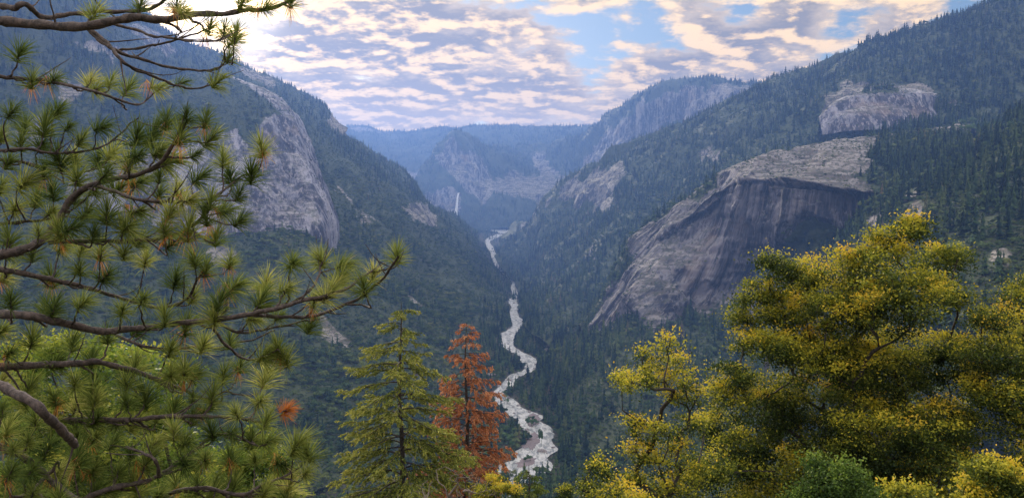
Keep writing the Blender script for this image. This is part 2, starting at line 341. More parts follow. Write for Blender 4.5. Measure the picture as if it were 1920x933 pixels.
# long right ridge
patch('mountain', [Rw(966,438,5000, 1000,416,4300, 1022,384,4200, 1100,320,4000, 1182,270,3900, 1300,224,3800, 1436,157,3700, 1620,92,3400, 1780,50,3200, 1925,2,3000, 2200,-80,2800, 2500,-120,2600),
                   Rw(956,466,4600, 1005,455,3900, 1050,430,3700, 1130,395,3450, 1230,360,3250, 1340,320,3050, 1450,285,2900, 1600,245,2780, 1750,220,2650, 1900,200,2550, 2200,150,2300, 2500,100,2200),
                   Rw(950,498,4250, 1008,512,3400, 1055,500,3100, 1120,490,2850, 1180,480,2700, 1260,450,2520, 1400,400,2400, 1600,340,2350, 1750,300,2250, 1900,290,2150, 2200,280,2000, 2500,250,2000),
                   Rw(972,545,None, 985,600,None, 1000,632,None, 1045,668,None, 1100,690,None, 1160,700,None, 1250,700,None, 1400,700,None, 1550,700,None, 1700,700,None, 1900,700,None, 2200,700,None)],
      560, 380, polys=[[(1035,385),(1070,345),(1125,318),(1175,310),(1178,335),(1150,365),(1130,395),(1095,385),(1060,385),(1030,400)], [(1085,470),(1110,465),(1112,485),(1090,495)],
                       [(980,425),(1010,395),(1020,400),(990,440)], [(1310,290),(1350,290),(1345,305),(1320,305)], [(1835,45),(1880,25),(1920,20),(1920,40),(1850,55)],
                       [(1180,455),(1195,450),(1190,480),(1172,510),(1160,530)], [(1545,210),(1600,182),(1700,172),(1775,190),(1790,215),(1700,235),(1640,250),(1560,240)]], amp=17, rib=9, seed=33)
# bare dome half way up the right ridge
patch('cliff', [Rw(1535,228,2700, 1568,196,2680, 1615,180,2680, 1680,172,2700, 1745,182,2700, 1800,205,2720),
                Rw(1540,238,2620, 1572,215,2600, 1618,202,2590, 1680,200,2600, 1740,205,2620, 1795,222,2660),
                Rw(1545,255,2600, 1578,248,2560, 1622,245,2540, 1680,243,2540, 1735,240,2560, 1790,245,2620)],
      180, 110, amp=5, rib=4, mat=MB, rockall=True, seed=41, polys=[[(1600,172),(1660,168),(1680,180),(1620,186)], [(1750,200),(1800,190),(1800,240),(1770,240)]], warp=6, back=True)
# great granite cliff on the right with its forested foot
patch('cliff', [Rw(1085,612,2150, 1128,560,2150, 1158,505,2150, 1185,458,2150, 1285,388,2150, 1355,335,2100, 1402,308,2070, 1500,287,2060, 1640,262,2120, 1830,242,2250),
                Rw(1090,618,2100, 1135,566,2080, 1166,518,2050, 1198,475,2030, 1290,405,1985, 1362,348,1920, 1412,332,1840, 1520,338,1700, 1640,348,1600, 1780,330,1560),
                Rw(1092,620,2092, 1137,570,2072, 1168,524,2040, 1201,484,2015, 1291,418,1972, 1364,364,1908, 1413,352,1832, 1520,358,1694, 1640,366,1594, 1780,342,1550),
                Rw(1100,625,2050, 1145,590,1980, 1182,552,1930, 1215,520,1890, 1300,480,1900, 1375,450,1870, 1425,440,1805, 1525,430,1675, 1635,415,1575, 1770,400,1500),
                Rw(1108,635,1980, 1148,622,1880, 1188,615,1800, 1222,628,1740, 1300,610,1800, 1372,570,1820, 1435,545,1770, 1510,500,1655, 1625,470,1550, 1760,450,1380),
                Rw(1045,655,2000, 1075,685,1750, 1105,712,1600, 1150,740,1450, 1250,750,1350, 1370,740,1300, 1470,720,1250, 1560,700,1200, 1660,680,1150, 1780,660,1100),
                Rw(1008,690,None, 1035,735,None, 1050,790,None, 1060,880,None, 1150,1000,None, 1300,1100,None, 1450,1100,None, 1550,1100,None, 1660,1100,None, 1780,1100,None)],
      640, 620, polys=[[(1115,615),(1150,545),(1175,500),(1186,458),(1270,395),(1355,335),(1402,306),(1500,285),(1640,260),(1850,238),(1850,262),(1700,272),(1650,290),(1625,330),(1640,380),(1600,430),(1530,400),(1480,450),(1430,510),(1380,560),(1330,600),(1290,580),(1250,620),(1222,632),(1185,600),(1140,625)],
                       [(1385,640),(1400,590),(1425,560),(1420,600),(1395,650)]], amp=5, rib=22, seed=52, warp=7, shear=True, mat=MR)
# dark forested shoulder at the right edge
patch('hillside', [Rw(1600,430,1800, 1640,362,1760, 1690,318,1800, 1820,272,1860, 1925,215,1780, 2100,120,1700, 2400,60,1600),
                   Rw(1575,470,1560, 1620,430,1450, 1700,400,1320, 1820,360,1260, 1925,335,1200, 2100,300,1100, 2400,250,1000),
                   Rw(1555,560,1320, 1610,545,1220, 1700,520,1080, 1820,500,970, 1925,490,920, 2100,470,870, 2400,440,800),
                   Rw(1500,760,1050, 1600,760,980, 1700,760,900, 1820,760,800, 1925,760,760, 2100,760,720, 2400,760,680)],
      300, 300, polys=[[(1612,400),(1640,385),(1660,440),(1640,450),(1612,445)], [(1860,470),(1885,465),(1885,492),(1862,492)], [(1700,385),(1722,378),(1722,400),(1704,402)]], amp=14, rib=7, seed=61)

# ---------------------------------------------------------------- ground sheet: slope below the viewpoint, valley floor, out to the horizon
def groundz(x, y):
    near = -1.7-.72*np.maximum(y-1.5, 0)-np.maximum(y-1.5, 0)*.0; near = np.where(y < 1.5, -1.7+np.minimum((1.5-y)*.05, 3)+np.maximum(-y-30, 0)*.5, near)
    f = floorz(np.maximum(y, 0)); k = 20.
    return np.where(near > f+60, near, f+k*np.log1p(np.exp(np.clip((near-f)/k, -30, 30))))
gy = np.concatenate([np.linspace(-800, -40, 12), np.linspace(-30, 60, 60), np.linspace(64, 800, 120), np.linspace(820, 7000, 180), np.linspace(7300, 11100, 20)])
gx = np.concatenate([-np.geomspace(6500, 60, 60), np.linspace(-58, 58, 80), np.geomspace(60, 6500, 60)])
X, Y = np.meshgrid(gx, gy); Z = groundz(X, Y)
PG = np.stack([X, Y, Z], -1); nr = np.clip((Y-6)/60, 0, 1)
Z = Z+fbm(PG, 9, 3, 90)*.5*np.clip((Y-3)/6, 0, 1)*(Y < 900)+fbm(PG, 60, 3, 91)*4*nr*(Y < 900)
PG[..., 2] = Z; n_ = len(gx); idx = np.arange(X.size).reshape(X.shape)
F = np.stack([idx[:-1, :-1], idx[:-1, 1:], idx[1:, 1:], idx[1:, :-1]], -1).reshape(-1, 4)
MG = terrain_mat('ground_soil', (.03, .035, .016), (.07, .06, .035))
tag(link('ground', PG.reshape(-1, 3), F, MG, smooth=True, attrs={'rock': ('POINT', np.zeros(X.size))}), kind='structure')
PATCH.append(dict(name='ground', V=PG, rock=np.zeros(X.shape), F=F, density=1., ground=True))

# ---------------------------------------------------------------- river
def water_mat():
    m, nt, b, o = newmat('white_water'); P = N(nt, 'ShaderNodeTexCoord').outputs['Object']
    k = N(nt, 'ShaderNodeMapping'); nt.links.new(P, k.inputs[0]); k.inputs['Scale'].default_value = (.12, .045, .1)
    f = noise(nt, k.outputs[0], 1, 6, .65, .8); f2 = noise(nt, P, .02, 3)
    foam = sstep(nt, mth(nt, 'ADD', f, mth(nt, 'MULTIPLY', f2, .25)), .48, .72)
    nt.links.new(mixc(nt, foam, (.10, .12, .125), (.52, .52, .51)), b.inputs['Base Color']); b.inputs['Roughness'].default_value = .35
    bp = N(nt, 'ShaderNodeBump'); bp.inputs['Strength'].default_value = .6; bp.inputs['Distance'].default_value = 1.5
    nt.links.new(f, bp.inputs['Height']); nt.links.new(bp.outputs[0], b.inputs['Normal']); return m
MW = water_mat()
RIV = [  # (py, left px, right px)
    (940, 930, 1010), (900, 925, 1030), (875, 935, 1040), (860, 945, 1042), (845, 968, 1043), (828, 990, 1045), (812, 985, 1042), (800, 972, 1036), (790, 958, 1026), (780, 948, 1015), (768, 936, 998), (755, 926, 972), (745, 924, 958),
    (735, 926, 950), (725, 932, 956), (714, 940, 968), (704, 958, 985), (695, 975, 1004), (685, 982, 1012), (676, 976, 1008), (667, 964, 994), (658, 955, 978), (648, 941, 967), (638, 937, 966), (625, 944, 972), (612, 952, 978), (600, 957, 979),
    (588, 956, 976), (576, 955, 974), (565, 956, 972), (552, 958, 973), (540, 958, 975), (530, 957, 974), (520, 950, 968), (508, 936, 952), (497, 926, 941), (486, 923, 937), (475, 917, 931), (464, 913, 925), (453, 909, 920), (445, 915, 935), (440, 930, 952), (436, 935, 958), (431, 905, 950), (427, 888, 930), (424, 880, 915)]
rv = []; NX = 9
rj = [0.]
for i, (py, a, b) in enumerate(RIV):
    if py > 445: mid_ = (a+b)/2; hw_ = (b-a)*.41*(1+.22*math.sin(i*3.7)); a, b = mid_-hw_, mid_+hw_
    j = 4*math.sin(i*2.3)+2*math.sin(i*5.1) if 3 < i < 30 else 0
    for q in range(NX):
        px = a+(b-a)*q/(NX-1)+(j if q in (0, NX-1) else 0); p = unp(px, py, yfloor(px, py)); p[2] = float(floorz(p[1]))+1.6; rv.append(p)
rv = np.array(rv).reshape(len(RIV), NX, 3)
rt = np.linspace(0, len(RIV)-1, 400); rv = cr1(rv, rt); ct_ = rv.mean(1, keepdims=True); rv[..., :2] = (ct_+(rv-ct_)*(1+.30*fbm(rv*[1, 1, 0], 22, 3, 66))[..., None])[..., :2]; rv[..., 2] += fbm(rv, 8, 3, 5)*.8
idx = np.arange(400*NX).reshape(400, NX); F = np.stack([idx[:-1, :-1], idx[:-1, 1:], idx[1:, 1:], idx[1:, :-1]], -1).reshape(-1, 4)
tag(link('river', rv.reshape(-1, 3), F, MW, smooth=True), kind='structure')
rx_, ry_, _ = proj(rv); rpy = ry_.mean(1)[::-1]; rl = rx_.min(1)[::-1]; rr_ = rx_.max(1)[::-1]
# visible water windows: trees may close over the river between them
def rivmask(px, py, gap=1.):
    vis = ((py > 527) & (py < 552)) | ((py > 562) & (py < 885)) | ((py > 450) & (py < 468)) | ((py > 474) & (py < 500)) | ((py > 422) & (py < 443))
    return vis & (px > np.interp(py, rpy, rl)-gap) & (px < np.interp(py, rpy, rr_)+gap)

# ---------------------------------------------------------------- distant tree models
def quads(c, a, b): # centre, half axes -> quads
    v = np.stack([c-a, c-b, c+a, c+b], 1).reshape(-1, 3); return v, np.arange(len(v)).reshape(-1, 4)
def cat(parts):
    V = []; F = []; o = 0
    for v, f in parts:
        V.append(v); F += [q+o for q in (f if isinstance(f, list) else [f])]; o += len(v)
    return np.concatenate(V), F
def tube(pts, rad, n=6):
    pts = np.asarray(pts, float); m = len(pts); t = np.gradient(pts, axis=0); t /= np.linalg.norm(t, axis=1, keepdims=True)+1e-9
    rad = np.broadcast_to(rad, (m,)); ref = np.array([0., 0, 1.]) if abs(t[:, 2]).mean() < .8 else np.array([1., 0, 0])
    u = np.cross(t, ref); u /= np.linalg.norm(u, axis=1, keepdims=True)+1e-9; w = np.cross(t, u)
    a = np.arange(n)*2*math.pi/n
    V = pts[:, None]+rad[:, None, None]*(np.cos(a)[None, :, None]*u[:, None]+np.sin(a)[None, :, None]*w[:, None])
    i = np.arange(m*n).reshape(m, n); j = np.roll(i, -1, axis=1)
    return V.reshape(-1, 3), np.stack([i[:-1], j[:-1], j[1:], i[1:]], -1).reshape(-1, 4)
def far_conifer(seed, h=34., w=7.4):
    g = np.random.default_rng(seed); parts = []
    parts.append(tube([(0, 0, -4), (0, 0, h*.5), (0, 0, h*.97)], [.4, .25, .05], 4))
    n = 300; t = g.random(n)**1.15; z = h*(.10+.9*t)*1.0; prof = (1-t)**.8*(.7+.3*np.sin(t*23+seed)); a = g.random(n)*6.283
    L = w*prof*(.75+.5*g.random(n))+.25
    d = np.stack([np.cos(a), np.sin(a), -.35-.2*g.random(n)], 1); s = np.stack([-np.sin(a), np.cos(a), .25*(g.random(n)-.5)], 1)
    c = np.stack([0*z, 0*z, z], 1)+d*L[:, None]*.55
    parts.append(quads(c, d*L[:, None]*.5, s*(L*.27+.28)[:, None]+np.array([0, 0, .3])))
    k = np.arange(7)*6.283/7
    core = np.concatenate([np.stack([w*.38*np.cos(k), w*.38*np.sin(k), 0*k+h*.12], 1), [[0, 0, h*.9]]]); F = np.stack([np.arange(7), np.roll(np.arange(7), -1), np.full(7, 7)], 1)
    parts.append((core, F))
    V, F = cat(parts); return V, F
def far_oak(seed, h=14., w=8.):
    g = np.random.default_rng(seed); parts = [tube([(0, 0, -3), (.2, 0, h*.3), (.3, .2, h*.6)], [.35, .3, .12], 4)]
    nb = 7; cs = np.stack([g.normal(0, w*.38, nb), g.normal(0, w*.38, nb), h*(.5+.28*g.random(nb))], 1); cs[0] = (0, 0, h*.72); rs = w*(.36+.2*g.random(nb))
    for c, r in zip(cs, rs):
        n = 46; d = g.normal(0, 1, (n, 3)); d /= np.linalg.norm(d, axis=1, keepdims=True); d[:, 2] = np.abs(d[:, 2])*.9-.25
        p = c+d*r*(.8+.35*g.random((n, 1))); a = g.normal(0, 1, (n, 3)); a -= (a*d).sum(1, keepdims=True)*d*.7; a /= np.linalg.norm(a, axis=1, keepdims=True); b = np.cross(d, a)
        s = (.35+.5*g.random((n, 1)))*r*.62; parts.append(quads(p, a*s, b*s*.8))
    V, F = cat(parts); return V, F
MC = foliage_mat('conifer_far', [(0, (.008, .022, .011)), (.35, (.020, .048, .017)), (.65, (.058, .102, .026)), (.9, (.125, .165, .045)), (1, (.16, .12, .08))], rand='obj', trans=.0, rough=.8)
MO = foliage_mat('oak_far', [(0, (.018, .038, .014)), (.45, (.055, .095, .028)), (.8, (.12, .16, .04)), (1, (.19, .21, .06))], rand='obj', trans=.0, rough=.8)

# ---------------------------------------------------------------- scatter
allv = np.concatenate([p['V'].reshape(-1, 3) for p in PATCH if p['name'] != 'ground'])
ppx, ppy, pw = proj(allv); ZB = np.full((140, 260), 1e9)
ii = ((ppy+100)/8).astype(int); jj = ((ppx+80)/8).astype(int); ok = (ii >= 0) & (ii < 140) & (jj >= 0) & (jj < 260)
np.minimum.at(ZB, (ii[ok], jj[ok]), pw[ok])
zm = ZB.copy()
for di in (-1, 0, 1):
    for dj in (-1, 0, 1): zm = np.maximum(zm, np.roll(np.roll(ZB, di, 0), dj, 1))
pts = []; 
for P_ in PATCH:
    V = P_['V'].reshape(-1, 3); F = P_['F']; A = V[F]; ar = .5*np.linalg.norm(np.cross(A[:, 2]-A[:, 0], A[:, 3]-A[:, 1]), axis=1)
    c = A.mean(1); px, py, w = proj(c); rk = P_['rock'].ravel()[F].mean(1)
    steep = np.abs(np.cross(A[:, 2]-A[:, 0], A[:, 3]-A[:, 1])[:, 2])/(2*ar+1e-9)
    sp2 = np.interp(w, [1000, 2500, 4500, 7000, 12000], [150, 145, 165, 300, 800])
    dens = P_['density']*np.clip(.62+1.1*fbm(c, 170, 4, 200), .12, 1.15)*np.where(rk < .45, 1., np.where(rk < .75, .3, np.interp(steep, [.45, .7], [.05, .6])))*np.interp(steep, [0, .12, .4], [.35, .8, 1.])
    if P_.get('ground'): dens = dens*(w > 330)
    ok = (px > -60) & (px < 1980) & (py > -60) & (py < 1040) & (w > 150) & (c[:, 1] > 50)
    i2 = np.clip(((py+100)/8).astype(int), 0, 139); j2 = np.clip(((px+80)/8).astype(int), 0, 259)
    ok &= w < zm[i2, j2]*1.04+60
    lam = ar/sp2*dens*ok; k = rng.poisson(lam); e = np.repeat(np.arange(len(F)), k)
    uv = rng.random((len(e), 2)); q = A[e]; p = (q[:, 0]*(1-uv[:, :1])+q[:, 1]*uv[:, :1])*(1-uv[:, 1:])+(q[:, 3]*(1-uv[:, :1])+q[:, 2]*uv[:, :1])*uv[:, 1:]
    nm = {'cliff': 0, 'mountain': 1, 'hills': 2, 'hillside': 3, 'ground': 4}[P_['name']]
    pts.append(np.concatenate([p, np.full((len(p), 1), nm), rk[e][:, None]], 1))
pts = np.concatenate(pts); nbig = len(pts)
for P_ in PATCH:      # low brush filling the openings
    V = P_['V'].reshape(-1, 3); F = P_['F']; A = V[F]; ar = .5*np.linalg.norm(np.cross(A[:, 2]-A[:, 0], A[:, 3]-A[:, 1]), axis=1); c = A.mean(1); px, py, w = proj(c); rk = P_['rock'].ravel()[F].mean(1)
    ok = (px > -40) & (px < 1960) & (py > -40) & (py < 960) & (w > 330) & (w < 4500); i2 = np.clip(((py+100)/8).astype(int), 0, 139); j2 = np.clip(((px+80)/8).astype(int), 0, 259)
    ok &= w < zm[i2, j2]*1.04+60
    lam = ar/np.interp(w, [1000, 2500, 4500], [42, 70, 150])*np.where(rk < .55, 1, np.where(rk < .8, .25, .03))*ok*np.clip(.9-1.3*fbm(c, 170, 4, 200), .15, 1); k = rng.poisson(lam); e = np.repeat(np.arange(len(F)), k)
    uv = rng.random((len(e), 2)); q = A[e]; p = (q[:, 0]*(1-uv[:, :1])+q[:, 1]*uv[:, :1])*(1-uv[:, 1:])+(q[:, 3]*(1-uv[:, :1])+q[:, 2]*uv[:, :1])*uv[:, 1:]
    pts = np.concatenate([pts, np.concatenate([p, np.full((len(p), 1), 5 if P_['name'] != 'ground' else 4), np.minimum(rk[e], .44)[:, None]], 1)])
isb = np.arange(len(pts)) >= nbig
pos = pts[:, :3]; px, py, w = proj(pos)
# species: conifers on the right bank, ridges and along the river; round oaks on the left slope
nz = fbm(pos, 260, 3, 70); nz2 = fbm(pos, 90, 3, 71)
left = px < np.interp(py, [400, 640, 900], [930, 930, 900])
oakp = np.where(left, .80, .22)+nz*.55
oakp = np.where(w > 4800, -1, oakp); oakp = np.where(pts[:, 4] > .7, 2, oakp)
oakp = np.where((py < np.interp(px, [440, 640, 900], [170, 300, 450])) & left, .1, oakp)           # skyline conifers
oakp = np.where((np.abs(px-970) < 70) & (py > 500), .2, oakp)
oakp = np.where((px > 1640) & (py > 330), .45+nz*.5, oakp)
oak = (rng.random(len(pos)) < oakp) | isb
sc = np.clip(rng.normal(.88, .27, len(pos)), .3, 1.6)*(1+.35*nz2)
sc *= np.interp(w, [1000, 4000, 7000, 12000], [.98, .62, .75, 1.0]); sc[pts[:, 4] > .45] *= .6; sc[pts[:, 4] > .7] *= .45
sc = np.where(~oak & left & (w < 3500), sc*.85, sc)
sc = np.where(isb, rng.uniform(.16, .42, len(pos)), sc)
H = np.where(oak, 14., 34.)*sc
# keep the river open
fx = FPX/w
okk = ~(rivmask(px, py, 2) | ((rivmask(px-4*sc*fx, py, 0) | rivmask(px+4*sc*fx, py, 0)) & (rng.random(len(px)) < .6)))
lim = np.full(len(pos), 1.); rnd_l = rng.random(len(pos))
for k in (.15, .3, .45, .6, .8, 1.):
    hit = rivmask(px, py-H*k*fx, 0); hit &= rnd_l < .68; lim = np.where(hit & (lim > k-.15), np.minimum(lim, max(k-.15, .0)), lim)
H0 = lim; sc = sc*np.where(lim < 1, np.maximum(lim, .001), 1.); okk &= (sc > .10)
# bare ground below snowfields / meadow windows stays open
gm = pos[:, 2] > floorz(pos[:, 1])-25
sel = okk & (gm | (pts[:, 3] == 4)); pos, sc, oak, px, py, w, pts = pos[sel], sc[sel], oak[sel], px[sel], py[sel], w[sel], pts[sel]
print('SCATTER', len(pos), 'oaks', oak.sum())
NV = 5
def pick(kind):
    m = np.where(kind)[0]; inside = (px[m] > 0) & (px[m] < 1920) & (py[m] > 0) & (py[m] < 930)
    i2 = np.clip(((py[m]+100)/8).astype(int), 0, 139); j2 = np.clip(((px[m]+80)/8).astype(int), 0, 259)
    hid = ((px[m] > 1330) & (py[m] > 500)) | ((px[m] < 560) & (py[m] > 620)) | ((px[m] > 600) & (px[m] < 960) & (py[m] > 800)) | ((px[m] > 1180) & (py[m] > 680)) | (py[m] > 915)
    s = sc[m]/w[m]*inside*(~hid)*(w[m] < ZB[i2, j2]*1.06+20); s[sc[m] < .5] *= .3
    o = np.argsort(-s); return m[o[:290]], m[o[290:]]
def zone(x, y):
    if abs(x-np.interp(y, rpy, (rl+rr_)/2)) < 60 and y > 520: return 'on the river bank beside the white water'
    if x > 1640 and y < 640:
        return ('high' if y < 300 else 'midway' if y < 400 else 'low')+' on the dark shoulder '+('beside the cliff bench' if x < 1780 else 'at the right edge')
    if x > 1280: return 'at the foot of the great granite cliff'
    if x > 960: return 'on the dark slope right of the river'
    return 'on the wooded slope left of the river'
def forest(kind, name, label, cat_, maker, mat, group, adj):
    near, rest = pick(kind)
    meshes = []
    for s in range(NV):
        V, F = maker(100+s); o = link(name, V, F, mat); meshes.append(o)
    rz = rng.random(len(near))*6.283
    for n_, i in enumerate(near):
        if n_ < NV: o = meshes[n_]
        else: o = meshes[n_ % NV].copy(); S.collection.objects.link(o)
        o.location = pos[i]; o.rotation_euler = (0, 0, rz[n_]); a = sc[i]; b = rng.uniform(.85, 1.2); o.scale = (a*b, a*b, a)
        z = zone(px[i], py[i]); tag(o, adj+' '+z, cat_, group+' '+z)
    # the remaining forest as one uncountable mass
    me = bpy.data.meshes.new(label); me.vertices.add(len(rest)); me.vertices.foreach_set('co', pos[rest].astype(np.float32).ravel())
    b = rng.uniform(.8, 1.25, len(rest)); s3 = np.stack([sc[rest]*b, sc[rest]*b, sc[rest]], 1).astype(np.float32)
    a = me.attributes.new('ts', 'FLOAT_VECTOR', 'POINT'); a.data.foreach_set('vector', s3.ravel())
    r3 = np.stack([rng.normal(0, .04, len(rest)), rng.normal(0, .04, len(rest)), rng.random(len(rest))*6.283], 1).astype(np.float32)
    a = me.attributes.new('tr', 'FLOAT_VECTOR', 'POINT'); a.data.foreach_set('vector', r3.ravel())
    a = me.attributes.new('ti', 'INT', 'POINT'); a.data.foreach_set('value', rng.integers(0, NV, len(rest)).astype(np.int32))
    o = bpy.data.objects.new(label, me); S.collection.objects.link(o)
    ng = bpy.data.node_groups.new(label, 'GeometryNodeTree'); ng.interface.new_socket('Geometry', in_out='INPUT', socket_type='NodeSocketGeometry'); ng.interface.new_socket('Geometry', in_out='OUTPUT', socket_type='NodeSocketGeometry')
    gi = ng.nodes.new('NodeGroupInput'); go = ng.nodes.new('NodeGroupOutput'); iop = ng.nodes.new('GeometryNodeInstanceOnPoints'); gj = ng.nodes.new('GeometryNodeJoinGeometry')
    L = ng.links.new
    for q in reversed(meshes):
        oi = ng.nodes.new('GeometryNodeObjectInfo'); oi.inputs['Object'].default_value = q; oi.inputs['As Instance'].default_value = False; oi.transform_space = 'ORIGINAL'
        g2 = ng.nodes.new('GeometryNodeGeometryToInstance'); L(oi.outputs['Geometry'], g2.inputs[0]); L(g2.outputs[0], gj.inputs[0])
    def na(nm, t):
        n = ng.nodes.new('GeometryNodeInputNamedAttribute'); n.data_type = t; n.inputs['Name'].default_value = nm; return n.outputs[0]
    L(gi.outputs[0], iop.inputs['Points']); L(gj.outputs[0], iop.inputs['Instance']); iop.inputs['Pick Instance'].default_value = True
    L(na('ti', 'INT'), iop.inputs['Instance Index']); L(na('tr', 'FLOAT_VECTOR'), iop.inputs['Rotation']); L(na('ts', 'FLOAT_VECTOR'), iop.inputs['Scale'])
    L(iop.outputs[0], go.inputs[0]); md = o.modifiers.new('forest', 'NODES'); md.node_group = ng
    return o
fo = forest(~oak, 'conifer_tree', 'conifer_forest', 'conifer', far_conifer, MC, 'conifers', 'dark green pointed conifer')
tag(fo, 'dense dark green conifer forest covering the canyon slopes and ridges', 'forest', kind='stuff')
fo = forest(oak, 'oak_tree', 'oak_woodland', 'oak', far_oak, MO, 'round crowned oaks', 'round crowned green oak')
tag(fo, 'dull green round crowned oak woodland covering the left canyon slope', 'woodland', kind='stuff')

# ---------------------------------------------------------------- waterfall
fw = []
for k, (x, y) in enumerate(((861, 361), (859.5, 363), (858, 370), (857, 380), (856, 390), (854.5, 400), (853, 410))):
    hw = (.8, 1.6, 1.6, 1.9, 2.3, 3.2, 4.2)[k]
    for q in (-1, -.3, .3, 1): fw.append(unp(x+q*hw, y, 6140-6*(1-abs(q))-k*6))
fw = np.array(fw).reshape(7, 4, 3); fw = cr1(fw, np.linspace(0, 6, 40)); idx = np.arange(160).reshape(40, 4)
F = np.stack([idx[:-1, :-1], idx[1:, :-1], idx[1:, 1:], idx[:-1, 1:]], -1).reshape(-1, 4)
m, nt_, b, o_ = newmat('falling_water'); b.inputs['Base Color'].default_value = (.85, .87, .9, 1); b.inputs['Roughness'].default_value = .6
tag(link('waterfall', fw.reshape(-1, 3), F, m, smooth=True), 'tall thin white waterfall dropping down the blue cliff at the valley head', 'waterfall')

#FGSTART
# ================================================================ foreground
def bez(a, b, c, d, n):
    t = np.linspace(0, 1, n)[:, None]; return (1-t)**3*a+3*t*(1-t)**2*b+3*t*t*(1-t)*c+t**3*d
def nrm(v): return v/(np.linalg.norm(v, axis=-1, keepdims=True)+1e-9)
MBARK = bark_mat('pine_bark', (.035, .028, .028), (.12, .09, .085), 22)
MNEED = foliage_mat('pine_needles', [(0, (.05, .085, .022)), (.35, (.14, .19, .045)), (.7, (.37, .40, .10)), (.86, (.60, .56, .22)), (.93, (.42, .20, .07)), (1, (.60, .20, .04))], trans=.4, rough=.8, spec=.08)
# ---------------------------------------------------------------- ponderosa pine at the left: boughs as (px, py) runs, distance, thickness px at both ends
BO = [
 ([(0,40),(80,47),(165,49),(240,36),(310,34),(380,28),(450,22),(505,14),(560,-8)], 5.6, 10, 3.2),
 ([(0,10),(30,16),(50,10),(80,33),(130,28),(200,22),(270,18),(310,0),(330,-30)], 5.9, 6, 3),
 ([(160,52),(190,77),(215,93),(260,110),(320,125),(370,132),(408,128),(428,112)], 5.8, 4, 1.6),
 ([(165,50),(200,80),(225,110),(255,130),(300,148),(345,163),(385,164),(410,152)], 5.7, 4, 1.5),
 ([(210,46),(260,58),(300,70),(350,76),(400,79),(432,68)], 5.5, 3.2, 1.3),
 ([(222,93),(270,89),(330,76),(375,60),(405,44)], 5.7, 2.6, 1.2),
 ([(0,142),(45,150),(90,152),(130,160),(180,172),(230,190),(265,193),(298,170)], 6.6, 4, 1.4),
 ([(0,283),(45,279),(92,288),(150,284),(200,270),(240,240),(262,222)], 7.2, 3, 1.4),
 ([(0,299),(60,308),(110,320),(165,322),(215,305),(255,300)], 7.6, 3, 1.3),
 ([(0,478),(40,470),(90,440),(132,375),(176,345),(240,330),(295,310),(325,270),(348,232)], 6.2, 10, 2.2),
 ([(176,348),(215,358),(260,374),(330,378),(390,372),(430,345),(455,332)], 6.8, 4, 1.5),
 ([(90,452),(160,450),(230,452),(290,447),(345,432),(380,402),(394,376)], 6.4, 5, 2),
 ([(0,420),(60,415),(120,400),(160,372),(180,340)], 7.8, 3, 1.5),
 ([(0,505),(60,516),(120,527),(180,545),(240,562),(300,578),(350,560),(372,520)], 7.4, 6, 2),
 ([(0,588),(60,590),(130,606),(190,619),(250,617),(310,610),(380,602),(440,592),(500,580),(560,567),(620,552),(665,530),(700,508)], 6.0, 9, 2.2),
 ([(470,588),(520,592),(580,591),(640,574),(675,556),(705,532),(735,500),(745,484)], 6.1, 4, 2),
 ([(520,578),(560,560),(590,530),(603,495)], 6.0, 3.4, 1.8),
 ([(405,600),(440,622),(490,617),(540,608),(572,598)], 6.2, 3.4, 1.6),
 ([(0,689),(60,682),(130,681),(180,679),(240,690),(300,712),(340,728),(380,745),(420,735)], 6.9, 8, 2),
 ([(200,620),(240,640),(300,655),(360,650),(410,650),(460,640),(515,620)], 7.2, 3.6, 1.5),
 ([(395,610),(430,650),(460,672),(500,670),(520,655)], 6.5, 3.2, 1.6),
 ([(60,790),(110,787),(170,786),(240,785),(310,781),(380,779),(440,784),(490,788),(520,780),(532,772)], 6.6, 6, 1.8),
 ([(0,722),(38,742),(80,772),(112,802),(130,820),(142,836)], 4.6, 9.5, 8.5),
 ([(0,838),(50,862),(90,893),(130,925),(170,960)], 5.0, 7, 6),
 ([(0,960),(40,932),(85,893),(110,868)], 5.0, 5, 3),
 ([(120,960),(180,925),(250,905),(300,890),(345,860),(390,822),(430,815),(480,830)], 6.0, 6, 2),
 ([(200,960),(300,930),(380,915),(450,925),(500,905),(545,885)], 6.9, 5, 2),
 ([(300,890),(290,860),(265,845),(235,838)], 6.0, 4, 2),
]
